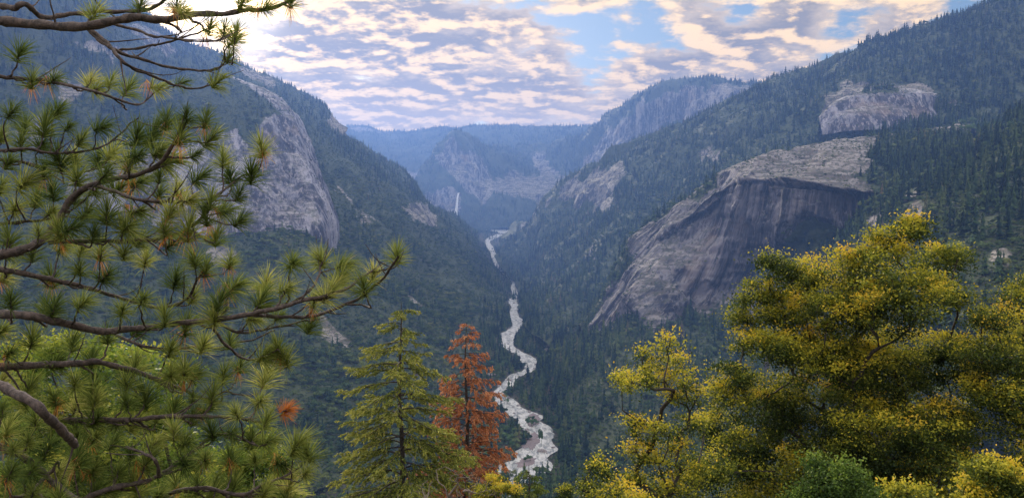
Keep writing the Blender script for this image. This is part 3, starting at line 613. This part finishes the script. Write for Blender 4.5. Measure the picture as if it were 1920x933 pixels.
TU = [(38,93),(60,145),(106,147),(172,147),(188,164),(209,149),(243,162),(303,163),(432,104),(412,150),(345,155),(443,60),(420,52),(395,46),(350,24),(505,14),(330,10),(180,20),(440,75),(460,-2),(545,-6),(265,6),
 (24,207),(112,204),(86,230),(197,237),(258,250),(350,215),(303,282),(400,257),(490,272),(472,322),(395,372),(320,396),(240,424),(108,292),(165,396),(96,352),(108,430),(60,470),(28,390),(330,300),(245,303),(200,325),(380,330),(430,395),(355,425),(450,360),(405,440),(20,300),(145,330),(290,250),(455,410),(228,350),(260,290),(50,340),(16,440),(200,395),(300,360),
 (550,492),(600,482),(655,495),(745,474),(700,510),(388,500),(445,535),(362,480),(330,520),(415,560),(500,525),(490,560),(540,540),(590,560),(640,520),(620,545),(680,535),(585,603),(520,650),(452,680),(498,700),(530,668),(480,600),(400,590),(350,605),(310,590),(270,560),(230,580),(150,500),(105,570),(160,565),(88,575),(60,630),(20,560),
 (60,720),(10,705),(140,715),(175,725),(235,715),(270,735),(320,700),(370,700),(400,735),(395,765),(440,770),(490,750),(540,768),(560,830),(470,820),(420,700),(345,690),(500,665),(330,760),(180,745),(255,680),
 (215,825),(145,850),(15,800),(345,870),(385,858),(430,850),(250,905),(180,915),(300,925),(370,905),(440,905),(500,915),(545,905),(280,860),(60,880),(400,930),(350,830),(110,930),(20,925),(530,870),(575,845),(395,805),(260,790),(90,840)]
FP = [(0,195),(120,195),(200,225),(260,235),(330,190),(385,190),(405,250),(430,310),(480,262),(505,300),(480,380),(450,430),(440,480),(500,500),(545,475),(600,468),(680,500),(700,525),(660,545),(600,570),(530,600),(520,640),(520,680),(480,690),(440,680),(400,720),(470,760),(540,760),(520,790),(560,820),(590,845),(570,960),(0,960)]
g = np.random.default_rng(5)
tl = [(a, b, 1.) for a, b in TU]
tries = 0
while tries < 9000:
    tries += 1; x, y = g.uniform(-30, 600), g.uniform(180, 960)
    if segdist(np.array([x]), np.array([y]), FP)[0] < 4: continue
    md = 33 if 220 < y < 480 else (44 if y < 700 else 34)
    if 480 < y < 560 and x < 330: md = 48
    if y > 560 and y < 640 and x < 380: md = 44
    if min((x-a)**2+(y-b)**2 for a, b, _ in tl) < md*md: continue
    tl.append((x, y, .85))
TRX, TRY = -7.4, 7.0
pine = empty('pine_tree', (TRX, TRY, float(groundz(np.array(TRX), np.array(TRY)))), 'long needled pine close by at the left, its bare curved boughs reaching across the frame', 'pine tree')
z0 = pine.location[2]
tp = np.array([(TRX+.1*math.sin(z), TRY+.1*math.cos(z*.7), z) for z in np.linspace(z0-1, 11, 24)])
V, F = tube(tp, np.linspace(.34, .17, 24), 14); link('trunk', V, F, MBARK, parent=pine, smooth=True)
bw = []
for pl, d, r0, r1 in BO:
    q = np.array(pl, float); t = np.linspace(0, len(q)-1, len(q)*7); q = cr1(q, t)
    q = q+np.stack([fbm(np.stack([t*1.3, 0*t+d*9, 0*t+r0], -1), 1, 3, 3), fbm(np.stack([t*1.3, 0*t+d*7, 0*t+r0+5], -1), 1, 3, 4)], -1)*5.
    dd = d+.35*np.sin(t*.7+d*5)*np.minimum(t, 2)/2
    w3 = unp(q[:, 0], q[:, 1], dd); rad = np.linspace(r0, r1, len(t))*d/FPX*.95
    rad = rad*(1+.13*g.normal(0, 1, len(t)).cumsum()*0+.10*np.sin(t*9+d))
    root = pl[0][0] < 5
    if root:
        a = w3[0]; tz = a[2]-.25; e = np.array([TRX, TRY, tz]); ext = bez(e, e+np.array([1.5, -.1, .1]), a-nrm(w3[2]-w3[0])*1.2, a, 16)[:-1]
        w3 = np.concatenate([ext, w3]); rad = np.concatenate([np.linspace(rad[0]*1.9, rad[0], 15), rad])
    bw.append(dict(w=w3, rad=rad, d=d, twig=[], tips=[], root=root))
allb = [(i, k) for i, b in enumerate(bw) for k in range(2, len(b['w']))]
allp = np.array([bw[i]['w'][k] for i, k in allb]); abx, aby, _ = proj(allp)
bare = {4, 5, 22, 23, 24, 27}
def tuft(tip, ax, L, tint, n, spread=1.):
    """needles standing round the last decimetre of a twig"""
    u = g.random(n)**.7; base = tip-ax*(u*.11*L/.17)[:, None]
    rv_ = g.normal(0, 1, (n, 3)); rv_ -= (rv_@ax)[:, None]*ax; rv_ = nrm(rv_)
    th = np.clip((.15+1.15*u+g.normal(0, .16, n))*spread, .03, 2.0); d0 = ax*np.cos(th)[:, None]+rv_*np.sin(th)[:, None]
    ln = L*(.72+.4*g.random(n)); sag = np.array([0, 0, -1.])*(.10+.12*g.random(n))[:, None]
    m = base+d0*(ln*.5)[:, None]; e = base+nrm(d0+sag)*ln[:, None]
    sd_ = nrm(np.cross(d0, g.normal(0, 1, (n, 3))))*.0021*(L/.17)
    V = np.stack([base-sd_, base+sd_, m+sd_*1.1, m-sd_*1.1, e+sd_*.3, e-sd_*.3], 1).reshape(-1, 3)
    i = np.arange(n)[:, None]*6; F = np.concatenate([i+np.array([0, 1, 2, 3]), i+np.array([3, 2, 4, 5])], 1).reshape(-1, 4)
    tt = np.repeat(np.clip(tint+g.normal(0, .13, n)+.10*(ax[2] < 0), 0, .88), 2)
    return V, F, tt
for (x, y, sz) in tl:
    orange = (x, y) == (540, 768)
    # join the nearest bough, preferring wood that lies to the left and below
    cost = np.hypot(abx-(x-38), (aby-(y+30))*1.0)+np.where(abx > x-4, 60, 0)+np.array([0 if allb[q][0] not in bare else 70 for q in range(len(allb))])
    j = int(np.argmin(cost)); bi, k = allb[j]; b = bw[bi]; st = b['w'][k]
    tipd = b['w'][-1]; tx, ty, tw = proj(tipd); d = b['d']+g.normal(0, .22)
    ldir = nrm(b['w'][min(k+3, len(b['w'])-1)]-b['w'][k-1])
    ax = nrm(np.array([.25*g.normal()+.18, -.12+.3*g.normal(), 1.0+.1*g.normal()]))
    if g.random() < .3: ax = nrm(np.array([.8, -.3+.4*g.normal(), .5+.3*g.normal()]))
    if abs(tx-x) < 22 and abs(ty-y) < 26:          # terminal tuft of the bough itself
        tip = unp(x, y, tw); c = bez(tipd, tipd+ldir*.03, tip-ax*.03, tip, 6); b['twig'].append((c, np.linspace(b['rad'][-1], .003, 6)))
    else:
        tip = unp(x, y, d); Ld = np.linalg.norm(tip-st)
        c = bez(st, st+ldir*Ld*.45+np.array([0, 0, -.12*Ld]), tip-ax*Ld*.5, tip, 14)
        c[1:-1] += g.normal(0, .004, (12, 3)); b['twig'].append((c, np.linspace(min(.011, b['rad'][k]*.8), .0045, 14)))
        ax = nrm(c[-1]-c[-3])
    L = float(np.clip(g.normal(.17, .022), .12, .21))*sz*d/6.3
    if y < 200: L *= .85
    if orange: L *= .72
    tint = np.clip(.36+.16*g.normal()+(.12 if y < 200 or x > 480 else 0), .1, .72)
    V, F, tt = tuft(tip, ax, L, .94 if orange else tint, 190 if y > 200 else 150)
    if orange: tt = np.clip(g.normal(.98, .03, len(tt)), .93, 1)
    b['tips'].append((V, F, tt))
    if g.random() < .22 and not orange:              # spent needles hanging under the fresh ones
        V, F, tt = tuft(tip-ax*.11, nrm(ax*.2+np.array([.2*g.normal(), 0, -1])), L*.85, .9, 26, .7); b['tips'].append((V, F, np.clip(g.normal(.94, .03, len(tt)), .88, 1)))
for bi, b in enumerate(bw):
    parts = [tube(b['w'], b['rad'], 9)]+[tube(c, r, 5) for c, r in b['twig']]
    for _ in range(5 if bi not in (22, 23) else 1):   # bare side twigs and stubs
        k = int(g.integers(8, len(b['w'])-2)); st = b['w'][k]; dl = nrm(b['w'][k+1]-b['w'][k]); v = nrm(dl+g.normal(0, .6, 3)); Lt = g.uniform(.08, .38)
        c = bez(st, st+v*Lt*.4, st+v*Lt*.7+np.array([0, 0, .02]), st+v*Lt+np.array([0, 0, g.uniform(0, .14)]), 9); parts.append(tube(c, np.linspace(min(b['rad'][k]*.6, .007), .002, 9), 5))
    # end cap
    V, F = cat(parts); V = V+np.stack([fbm(V, .035, 2, 300+q) for q in range(3)], -1)*.0045; o = link('bough', V, F, MBARK, parent=pine, smooth=True)
    if b['tips']:
        V, F = cat([(v, f) for v, f, _ in b['tips']]); T = np.concatenate([t for _, _, t in b['tips']])
        o2 = link('needles', V, F, MNEED, attrs={'tint': ('FACE', T)}); o2.parent = o
print('TUFTS', len(tl))

# ---------------------------------------------------------------- standing firs
MFB = bark_mat('fir_bark', (.022, .018, .018), (.075, .06, .055), 9)
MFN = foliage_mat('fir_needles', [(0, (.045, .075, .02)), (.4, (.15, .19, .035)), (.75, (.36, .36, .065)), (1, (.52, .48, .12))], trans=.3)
MRN = foliage_mat('dead_fir_needles', [(0, (.09, .055, .04)), (.3, (.28, .105, .05)), (.65, (.52, .20, .085)), (1, (.66, .38, .20))], trans=.3)
def fir(name, px, ptop, d, prof, matn, label, cat_, step=.34, seed=1, dens=1., dead=False, per=5, tilt=0.):
    g = np.random.default_rng(seed); top = unp(px, ptop, d); gz = float(groundz(np.array(top[0]), np.array(d)))
    root = empty(name, (top[0]+tilt, top[1], gz-.3), label, cat_)
    H = top[2]-gz; hs = np.linspace(0, 1, 30); sway = lambda z: np.array([tilt*(top[2]-z)/H*1.+.06*math.sin(z*.8), .05*math.cos(z), 0])
    tp = np.array([np.array([top[0], top[1], gz-.3+(H+.3)*h])+sway(gz+H*h) for h in hs])
    V, F = tube(tp, .012*H*(1-hs)**.85+.012, 8); link('trunk', V, F, MFB, parent=root, smooth=True)
    z = top[2]-.25; nb = 0; low = []; lowf = []; lowt = []; a0 = 0
    zbot = unp(px, 960, d)[2]
    while z > gz+H*.12:
        _, yy, _ = proj(np.array([top[0], top[1], z])); hw = np.interp(yy, [p[0] for p in prof], [p[1] for p in prof])*d/FPX
        n = per if yy > prof[0][0]+18 else 3; a0 += 1.9
        for k in range(n):
            if g.random() < (.18 if not dead else .2): continue
            a = a0+k*6.283/n+g.normal(0, .28); L = hw*g.uniform(.62, 1.12); zz = z+g.uniform(-.5, .5)*step
            dr = np.array([math.cos(a), math.sin(a), 0]); st = np.array([top[0], top[1], zz])+sway(zz)
            rise = .22 if yy < prof[0][0]+60 else .06
            if dead: c = bez(st, st+dr*L*.3+np.array([0, 0, .05*L]), st+dr*L*.7+np.array([0, 0, -.12*L]), st+dr*L+np.array([0, 0, -.05*L]), 12)
            else: c = bez(st, st+dr*L*.35+np.array([0, 0, rise*L]), st+dr*L*.7+np.array([0, 0, -.13*L]), st+dr*L+np.array([0, 0, -.10*L+g.uniform(-.05, .1)*L]), 12)
            c[1:] += g.normal(0, .015*L, (11, 3)).cumsum(0)*.4
            wood = [tube(c, np.linspace(.012+.010*L, .004, 12), 5)]; C = []; A = []; B = []
            sdv = np.array([-dr[1], dr[0], 0]); nbr = int(max(4, L/.12*dens))
            for q in range(nbr):
                u = (q+g.random())/nbr; u = .16+.84*u; p0 = cr1(c, np.array([u*11]))[0]; sg = 1 if g.random() < .5 else -1
                bl = L*.34*(1.08-u)**.6*g.uniform(.6, 1.2)+.12
                v = nrm(dr*.75+sdv*sg*g.uniform(.3, 1.)+np.array([0, 0, g.uniform(-.55, .05) if not dead else g.uniform(-.8, .1)])); e = p0+v*bl+np.array([0, 0, -.22*bl])
                if dead or q % 3 == 0: wood.append(tube(np.array([p0, (p0+e)/2+np.array([0, 0, .03*bl]), e]), [.006, .004, .002], 3))
                m = int(max(4, bl/.020*(1. if not dead else 1.0))); s = g.random(m)
                if dead: s = .35+.65*s
                P = p0+(e-p0)*s[:, None]+np.array([0, 0, 1.])*((s-s*s)*.12*bl)[:, None]+g.normal(0, .028 if not dead else .04, (m, 3))
                w_ = nrm(v+g.normal(0, .55, (m, 3))+(np.array([0, 0, -.25]) if not dead else np.array([0, 0, -.7]))); C.append(P); A.append(w_*(.06+.06*g.random((m, 1)))); B.append(nrm(np.cross(w_, g.normal(0, 1, (m, 3))))*(.016+.018*g.random((m, 1))))
            V1, F1 = cat(wood); C = np.concatenate(C); V2, F2 = quads(C, np.concatenate(A), np.concatenate(B))
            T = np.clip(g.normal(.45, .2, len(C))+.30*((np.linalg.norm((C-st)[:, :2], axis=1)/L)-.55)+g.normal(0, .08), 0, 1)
            if z > zbot and nb < 98:
                o = link('branch', V1, F1, MFB, parent=root, smooth=True); o2 = link('foliage', V2, F2, matn, attrs={'tint': ('FACE', T)}); o2.parent = o; nb += 1
            else: low.append((V1, F1)); lowf.append((V2, F2)); lowt.append(T)
        z -= step*(1 if yy > prof[0][0]+25 else .7)
    if low:
        V1, F1 = cat(low); o = link('lower_branches', V1, F1, MFB, parent=root, smooth=True); o['kind'] = 'stuff'
        V2, F2 = cat(lowf); o2 = link('foliage', V2, F2, matn, attrs={'tint': ('FACE', np.concatenate(lowt))}); o2.parent = o
    return root
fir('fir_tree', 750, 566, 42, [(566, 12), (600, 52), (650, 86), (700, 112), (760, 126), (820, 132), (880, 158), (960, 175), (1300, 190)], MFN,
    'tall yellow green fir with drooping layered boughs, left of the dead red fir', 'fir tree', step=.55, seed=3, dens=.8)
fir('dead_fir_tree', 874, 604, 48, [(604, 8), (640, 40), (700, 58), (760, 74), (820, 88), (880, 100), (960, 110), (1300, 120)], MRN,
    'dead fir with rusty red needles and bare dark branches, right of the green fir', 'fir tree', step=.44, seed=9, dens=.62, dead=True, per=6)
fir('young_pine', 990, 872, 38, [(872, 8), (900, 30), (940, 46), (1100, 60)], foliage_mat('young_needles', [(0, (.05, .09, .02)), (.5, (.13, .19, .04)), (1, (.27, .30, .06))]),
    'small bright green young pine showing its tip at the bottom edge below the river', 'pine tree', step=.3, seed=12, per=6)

# ---------------------------------------------------------------- broadleaf trees and bushes
MOB = bark_mat('oak_bark', (.018, .015, .014), (.06, .05, .045), 12)
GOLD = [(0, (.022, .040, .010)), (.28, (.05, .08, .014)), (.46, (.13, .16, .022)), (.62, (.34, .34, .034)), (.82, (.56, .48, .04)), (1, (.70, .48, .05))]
MOL = foliage_mat('oak_leaves', GOLD, trans=.42)
LGR = [(0, (.04, .08, .018)), (.35, (.12, .20, .03)), (.7, (.28, .34, .05)), (1, (.50, .47, .07))]
MLG = foliage_mat('bush_leaves', LGR, trans=.4)
def broadleaf(name, base, d, blobs, mat, label, cat_, seed=1, per=3., leaves=150, leaf=.040, clus=.46, gold=.0, group=None, bark=MOB, thick=1., zsp=1., only_wood=False):
    g = np.random.default_rng(seed); bp = unp(base[0], base[1], d); gz = float(groundz(np.array(bp[0]), np.array(d))); bp = np.array([bp[0], bp[1], gz-.4])
    root = empty(name, tuple(bp), label, cat_, group); k_ = d/FPX
    att = []; bl = []
    for (x, y, r, *o) in blobs:
        off = o[0] if o else g.normal(0, 1.)*zsp; c = unp(x, y, d+off); rm = r*k_*(1+off/d)*.98; n = int(max(6, per*1.9*(rm/clus)**2.1))
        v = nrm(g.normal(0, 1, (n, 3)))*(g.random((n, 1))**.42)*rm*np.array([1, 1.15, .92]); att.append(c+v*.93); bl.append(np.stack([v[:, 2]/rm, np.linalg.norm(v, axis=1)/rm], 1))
    att = np.concatenate(att); bl = np.concatenate(bl)
    # greedy branching from the base upward: every twig joins the cheapest point of the tree so far
    cz = att.mean(0); fork = bp+(cz-bp)*.55+np.array([g.normal(0, .2), 0, 0]); nodes = [bp, bp+(fork-bp)*.5+g.normal(0, .12, 3), fork]; par = [-1, 0, 1]; plen = [0, 0, 0.]
    order = np.argsort(np.linalg.norm(att-fork, axis=1)); order = np.concatenate([order[::9], np.delete(order, np.s_[::9])]); tipn = []
    for i in order:
        P = np.array(nodes); L = np.linalg.norm(P[1:]-att[i], axis=1); pl = np.array(plen[1:]); ang = (att[i]-P[1:])@nrm(cz-bp); j = int(np.argmin(L+.22*pl+np.where(ang < 0, .5*L, 0)))+1
        a = nodes[j]; b = att[i]; Ld = np.linalg.norm(b-a); prev = j
        dirp = nrm(a-nodes[par[j]]) if par[j] >= 0 else np.array([0, 0, 1.]); m = max(1, min(6, int(Ld/.45)))
        cc = bez(a, a+dirp*Ld*.3, b-nrm(b-a)*Ld*.25+np.array([0, 0, -.07*Ld]), b, m+2)[1:]
        for q, p in enumerate(cc):
            if q < len(cc)-1: p = p+g.normal(0, .05*min(Ld, 2), 3)
            nodes.append(p); par.append(prev); plen.append(plen[prev]+float(np.linalg.norm(p-nodes[prev]))); prev = len(nodes)-1
        tipn.append(prev)
    P = np.array(nodes); cnt = np.zeros(len(P))
    for t in tipn: cnt[t] += 1
    for i in range(len(P)-1, 0, -1): cnt[par[i]] += cnt[i]
    rad = np.clip(.0062*thick*(cnt+.3)**.5, .005, .4)
    kids = {}
    for i in range(1, len(P)): kids.setdefault(par[i], []).append(i)
    parts = []; stack = [(0, None)]
    while stack:
        s, pr = stack.pop(); ch = [pr, s] if pr is not None else [s]
        cur = s
        while cur in kids:
            ks = sorted(kids[cur], key=lambda q: -cnt[q]); [stack.append((q, cur)) for q in ks[1:]]; cur = ks[0]; ch.append(cur)
        if len(ch) > 1:
            rr2 = rad[ch].copy()
            if pr is not None: rr2[0] = min(rr2[0], rr2[1]*1.25)
            parts.append(tube(P[ch], rr2, 7 if rr2.max() > .05 else 4))
    V, F = cat(parts); link('trunk', V, F, bark, parent=root, smooth=True)
    if only_wood: return root
    n = len(att)*leaves; ci = np.repeat(np.arange(len(att)), leaves); off = g.normal(0, 1, (n, 3))*clus*np.array([.46, .46, .26])
    axs = nrm(g.normal(0, 1, (len(att), 3))*np.array([1, 1, .45])); off = off+axs[ci]*(g.normal(0, .38, n)*clus)[:, None]
    C = att[ci]+off*g.uniform(.7, 1.3, len(att))[ci][:, None]; nn_ = nrm(g.normal(0, 1, (n, 3))+np.array([0, -.25, .75])); a = nrm(np.cross(nn_, g.normal(0, 1, (n, 3)))); b = np.cross(nn_, a)
    s = leaf*g.uniform(.6, 1.35, (n, 1)); V, F = quads(C, a*s, b*s*.58)
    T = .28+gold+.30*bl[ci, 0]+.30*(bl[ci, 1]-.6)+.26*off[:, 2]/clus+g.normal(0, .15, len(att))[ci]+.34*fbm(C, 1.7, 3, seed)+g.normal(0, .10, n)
    link('crown', V, F, mat, parent=root, attrs={'tint': ('FACE', np.clip(T, 0, 1))}); print(name, len(att), n)
    return root
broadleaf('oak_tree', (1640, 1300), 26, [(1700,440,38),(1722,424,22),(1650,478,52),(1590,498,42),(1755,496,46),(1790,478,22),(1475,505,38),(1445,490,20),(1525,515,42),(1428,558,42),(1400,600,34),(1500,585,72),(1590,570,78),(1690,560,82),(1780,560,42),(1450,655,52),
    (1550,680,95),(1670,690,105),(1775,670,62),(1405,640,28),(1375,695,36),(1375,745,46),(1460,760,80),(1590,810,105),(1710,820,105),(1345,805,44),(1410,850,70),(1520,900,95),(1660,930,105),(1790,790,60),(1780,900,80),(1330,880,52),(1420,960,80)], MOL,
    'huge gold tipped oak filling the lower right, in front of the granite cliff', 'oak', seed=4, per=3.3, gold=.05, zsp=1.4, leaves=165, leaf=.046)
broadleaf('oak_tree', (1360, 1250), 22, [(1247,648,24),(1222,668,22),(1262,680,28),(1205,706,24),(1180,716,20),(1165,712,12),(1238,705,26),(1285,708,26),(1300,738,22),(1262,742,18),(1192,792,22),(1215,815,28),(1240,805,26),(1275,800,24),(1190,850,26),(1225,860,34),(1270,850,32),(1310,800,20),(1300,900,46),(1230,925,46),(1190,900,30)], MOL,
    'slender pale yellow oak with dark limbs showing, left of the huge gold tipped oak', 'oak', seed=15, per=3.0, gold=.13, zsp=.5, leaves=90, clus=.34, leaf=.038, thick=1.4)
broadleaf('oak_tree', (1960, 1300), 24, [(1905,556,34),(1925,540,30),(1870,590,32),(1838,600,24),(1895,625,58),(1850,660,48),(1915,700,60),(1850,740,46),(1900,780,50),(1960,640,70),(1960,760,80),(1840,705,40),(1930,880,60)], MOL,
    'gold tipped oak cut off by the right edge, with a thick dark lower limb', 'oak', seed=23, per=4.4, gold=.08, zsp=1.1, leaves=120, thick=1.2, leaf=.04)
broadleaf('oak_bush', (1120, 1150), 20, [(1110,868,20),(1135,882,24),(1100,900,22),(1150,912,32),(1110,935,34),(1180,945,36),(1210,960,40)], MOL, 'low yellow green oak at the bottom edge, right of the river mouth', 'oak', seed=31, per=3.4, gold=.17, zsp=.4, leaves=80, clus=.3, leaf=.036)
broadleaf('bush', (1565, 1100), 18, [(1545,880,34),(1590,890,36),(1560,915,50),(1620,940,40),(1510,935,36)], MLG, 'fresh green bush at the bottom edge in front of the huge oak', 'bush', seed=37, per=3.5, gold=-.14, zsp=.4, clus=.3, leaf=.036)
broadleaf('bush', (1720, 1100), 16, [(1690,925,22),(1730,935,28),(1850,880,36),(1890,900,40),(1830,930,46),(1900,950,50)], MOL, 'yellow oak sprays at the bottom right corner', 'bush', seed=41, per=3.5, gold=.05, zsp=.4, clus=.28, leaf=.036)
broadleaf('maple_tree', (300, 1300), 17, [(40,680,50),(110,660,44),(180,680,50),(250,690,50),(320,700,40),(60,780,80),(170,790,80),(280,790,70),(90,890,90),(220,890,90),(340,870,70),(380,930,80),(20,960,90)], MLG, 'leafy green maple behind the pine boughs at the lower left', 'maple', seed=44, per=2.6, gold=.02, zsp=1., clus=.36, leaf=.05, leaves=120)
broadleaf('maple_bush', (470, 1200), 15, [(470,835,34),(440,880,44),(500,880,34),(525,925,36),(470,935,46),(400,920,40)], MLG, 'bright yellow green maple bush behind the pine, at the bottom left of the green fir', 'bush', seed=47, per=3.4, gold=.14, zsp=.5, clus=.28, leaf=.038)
MDB = bark_mat('dead_twigs', (.10, .08, .07), (.22, .18, .15), 12)
broadleaf('bare_bush', (865, 1080), 34, [(840,890,30),(880,905,34),(920,915,26),(800,925,34),(860,940,40)], MLG, 'leafless grey brown twiggy bush at the foot of the dead red fir', 'bush', seed=51, per=5, zsp=.5, bark=MDB, only_wood=True, thick=1.6)
broadleaf('bush', (945, 1080), 33, [(930,905,20),(955,920,20),(915,930,24),(1060,925,18)], MOL, 'small ochre bush between the bare bush and the young pine', 'bush', seed=53, per=3.5, gold=.15, zsp=.4, clus=.28, leaf=.038)

# ---------------------------------------------------------------- by the river
def rockmesh(name, px, py, w, h, mat, label, seed, up=0.):
    c = unp(px, py, yfloor(px, py)); c[2] = float(floorz(c[1]))+1.5; n = 14
    u, v = np.meshgrid(np.linspace(0, 6.283, 2*n, endpoint=False), np.linspace(0, math.pi/2*1.15, n)); P = np.stack([np.sin(v)*np.cos(u)*w, np.sin(v)*np.sin(u)*w*.8, np.cos(v)*h], -1)
    P = P*(1+.35*fbm(P, w*.8, 3, seed)[..., None]); idx = np.arange(P.shape[0]*2*n).reshape(-1, 2*n); j = np.roll(idx, -1, 1)
    F = np.stack([idx[:-1], idx[1:], j[1:], j[:-1]], -1).reshape(-1, 4); o = link(name, P.reshape(-1, 3), F, mat); o.location = c; return tag(o, label, 'boulder')
MBO = bark_mat('boulder_granite', (.14, .12, .12), (.34, .31, .30), .6)
rockmesh('boulder', 1015, 847, 8, 5, MBO, 'dark boulder standing in the white water beside the gravel bar', 1)
rockmesh('boulder', 921, 703, 12, 4, MBO, 'pale flat boulder on the left bank above the river bend', 2)
gb = np.random.default_rng(77); bo = None
for q in range(46):
    k = int(gb.integers(20, 330)); p = rv[k, int(gb.integers(0, NX))]
    if bo is None or q % 9 == 0: bo = rockmesh('river_rock', 1000, 840, 3.2, 2.6, MBO, 'x', 10+q); r_ = bo
    else: r_ = bo.copy(); S.collection.objects.link(r_)
    r_.location = (p[0], p[1], p[2]-.5); w_ = gb.uniform(.5, 1.7); r_.scale = (w_, w_*gb.uniform(.7, 1.4), w_); r_.rotation_euler = (0, 0, q*1.3)
    up_ = k > 190; tag(r_, 'dark rock breaking the '+('upper' if up_ else 'lower')+' rapids of the river', 'rock', 'rocks in the '+('upper' if up_ else 'lower')+' rapids')
def bar(pl, seed, dz=2.2):
    c = np.array([unp(x, y, yfloor(x, y)) for x, y in pl]); c = cr1(np.concatenate([c, c[:1]]), np.linspace(0, len(c), 60)); ce = c[:-1].mean(0); rings = []
    for k, s in enumerate((1, .85, .6, .3, .02)):
        q = ce+(c[:-1]-ce)*s*(1+.55*fbm(c[:-1], 9, 4, seed)[:, None]); q[:, 2] = floorz(q[:, 1])+(.9, 2.3, 3.1, 3.4, 3.5)[k]+fbm(q, 6, 3, seed)*.5; rings.append(q)
    A = np.array(rings); m = A.shape[1]; idx = np.arange(5*m).reshape(5, m); j = np.roll(idx, -1, 1); F = np.stack([idx[:-1], j[:-1], j[1:], idx[1:]], -1).reshape(-1, 4)
    return A.reshape(-1, 3), F
MGB = bark_mat('gravel_stones', (.12, .095, .10), (.27, .22, .22), .8)
for k, pl in enumerate(([(972,838),(985,820),(1000,812),(1012,818),(1010,834),(1000,845),(985,848)], [(968,868),(985,858),(1005,860),(1000,872),(975,878)], [(985,792),(992,778),(1008,774),(1013,786),(1005,800),(993,802)])):
    V, F = bar(pl, k); tag(link('gravel_bar', V, F, MGB, smooth=True), ('purplish gravel bar inside the river bend', 'thin gravel spit below the purplish gravel bar', 'brushy islet splitting the river channel')[k], 'gravel bar')
MRG = foliage_mat('willow_far', [(0, (.04, .09, .03)), (1, (.10, .17, .05))], rand='obj', trans=0)
MPA = foliage_mat('bare_cottonwood', [(0, (.22, .19, .15)), (1, (.32, .28, .22))], rand='obj', trans=0)
WL = [(990,798,.7),(997,800,.8),(1004,797,.6),(1000,790,.55),(1015,838,.9),(992,790,.5),(985,868,.55),(994,866,.6),(1003,797,.5),(948,750,.7),(952,758,.6),(946,742,.6),(925,690,1),(938,694,1),(915,688,1),(950,686,.8),(930,697,.8),(963,690,.7),(908,697,1),(975,700,.5),(955,832,.9),(962,820,.9),(950,815,1.),(968,828,.7),(945,830,1.),(960,842,.8),(1030,658,1.),(1040,654,1.),(1022,665,.9)]
vm = []
for s in range(3):
    V, F = far_oak(300+s, 11, 4.6); vm.append((V, F))
first = {}
gi_ = np.where((px > 1790) & (px < 1912) & (py > 192) & (py < 262) & (w < 2300) & (w > 1500))[0]
for n_, i in enumerate(gi_[::max(1, len(gi_)//22)][:22]):
    if n_ == 0: o = bo_ = link('oak_tree', *vm[1], MRG)
    else: o = bo_.copy(); S.collection.objects.link(o)
    o.location = pos[i]+np.array([0, -12, 4.]); o.rotation_euler = (0, 0, n_*2.1); q = 2.1+.5*math.sin(n_*3.); o.scale = (q, q, q*.85)
    tag(o, 'fresh light green oak in the bright patch high on the right shoulder', 'oak', 'light green oaks high on the right shoulder')
for i, (x, y, s) in enumerate(WL):
    pale = x > 1018 and y < 670; key = (i % 3, pale)
    if key not in first: o = link('cottonwood_tree' if pale else 'willow_tree', *vm[i % 3], MPA if pale else MRG); first[key] = o
    else: o = first[key].copy(); S.collection.objects.link(o)
    c = unp(x, y, yfloor(x, y)); c[2] = float(floorz(c[1]))+.8; o.location = c; o.rotation_euler = (0, 0, i*1.7); tall = 1.9 if (x, y) == (1015, 838) else 1.; s *= 2.; o.scale = (s/tall**.5, s/tall**.5, s*tall)
    if pale: tag(o, 'pale leafless cottonwood on the far bank right of the upper rapids', 'cottonwood', 'pale cottonwoods right of the upper rapids')
    elif tall > 1: tag(o, 'single slim green tree standing in the water by the dark boulder', 'willow')
    elif y < 710: tag(o, 'fresh green willow on the left bank above the river bend', 'willow', 'willows on the left bank above the bend')
    elif x > 980 and y < 805: tag(o, 'fresh green willow on the islet splitting the channel', 'willow', 'willows on the islet')
    elif y > 850: tag(o, 'low green willow on the thin gravel spit', 'willow', 'willows on the gravel spit')
    elif x < 955 and y < 770: tag(o, 'low green willow along the inner bank of the middle bend', 'willow', 'willows on the middle bend')
    else: tag(o, 'green willow crowding the bank left of the purplish gravel bar', 'willow', 'willows left of the gravel bar')
#FGEND

# ---------------------------------------------------------------- haze
HZ = (-9000, -40, -2200, 9000, 14500, 2300)
x0, y0, z0, x1, y1, z1 = -6600, -900, -560, 6600, 11200, 1090
V = np.array([(x, y, z) for z in (z0, z1) for y in (y0, y1) for x in (x0, x1)], float)
F = np.array([(0, 2, 3, 1), (4, 5, 7, 6), (0, 1, 5, 4), (2, 6, 7, 3), (0, 4, 6, 2), (1, 3, 7, 5)])
m = bpy.data.materials.new('haze_air'); m.use_nodes = True; nt = m.node_tree; nt.nodes.clear()
o = N(nt, 'ShaderNodeOutputMaterial'); pv = N(nt, 'ShaderNodeVolumePrincipled')
pv.inputs['Color'].default_value = (.15, .29, .74, 1); pv.inputs['Density'].default_value = 1.05e-4; pv.inputs['Anisotropy'].default_value = .42
nt.links.new(pv.outputs[0], o.inputs['Volume']); m.cycles.homogeneous_volume = True
tag(link('haze', V, F, m), 'pale blue haze filling the canyon air', 'haze', kind='stuff')
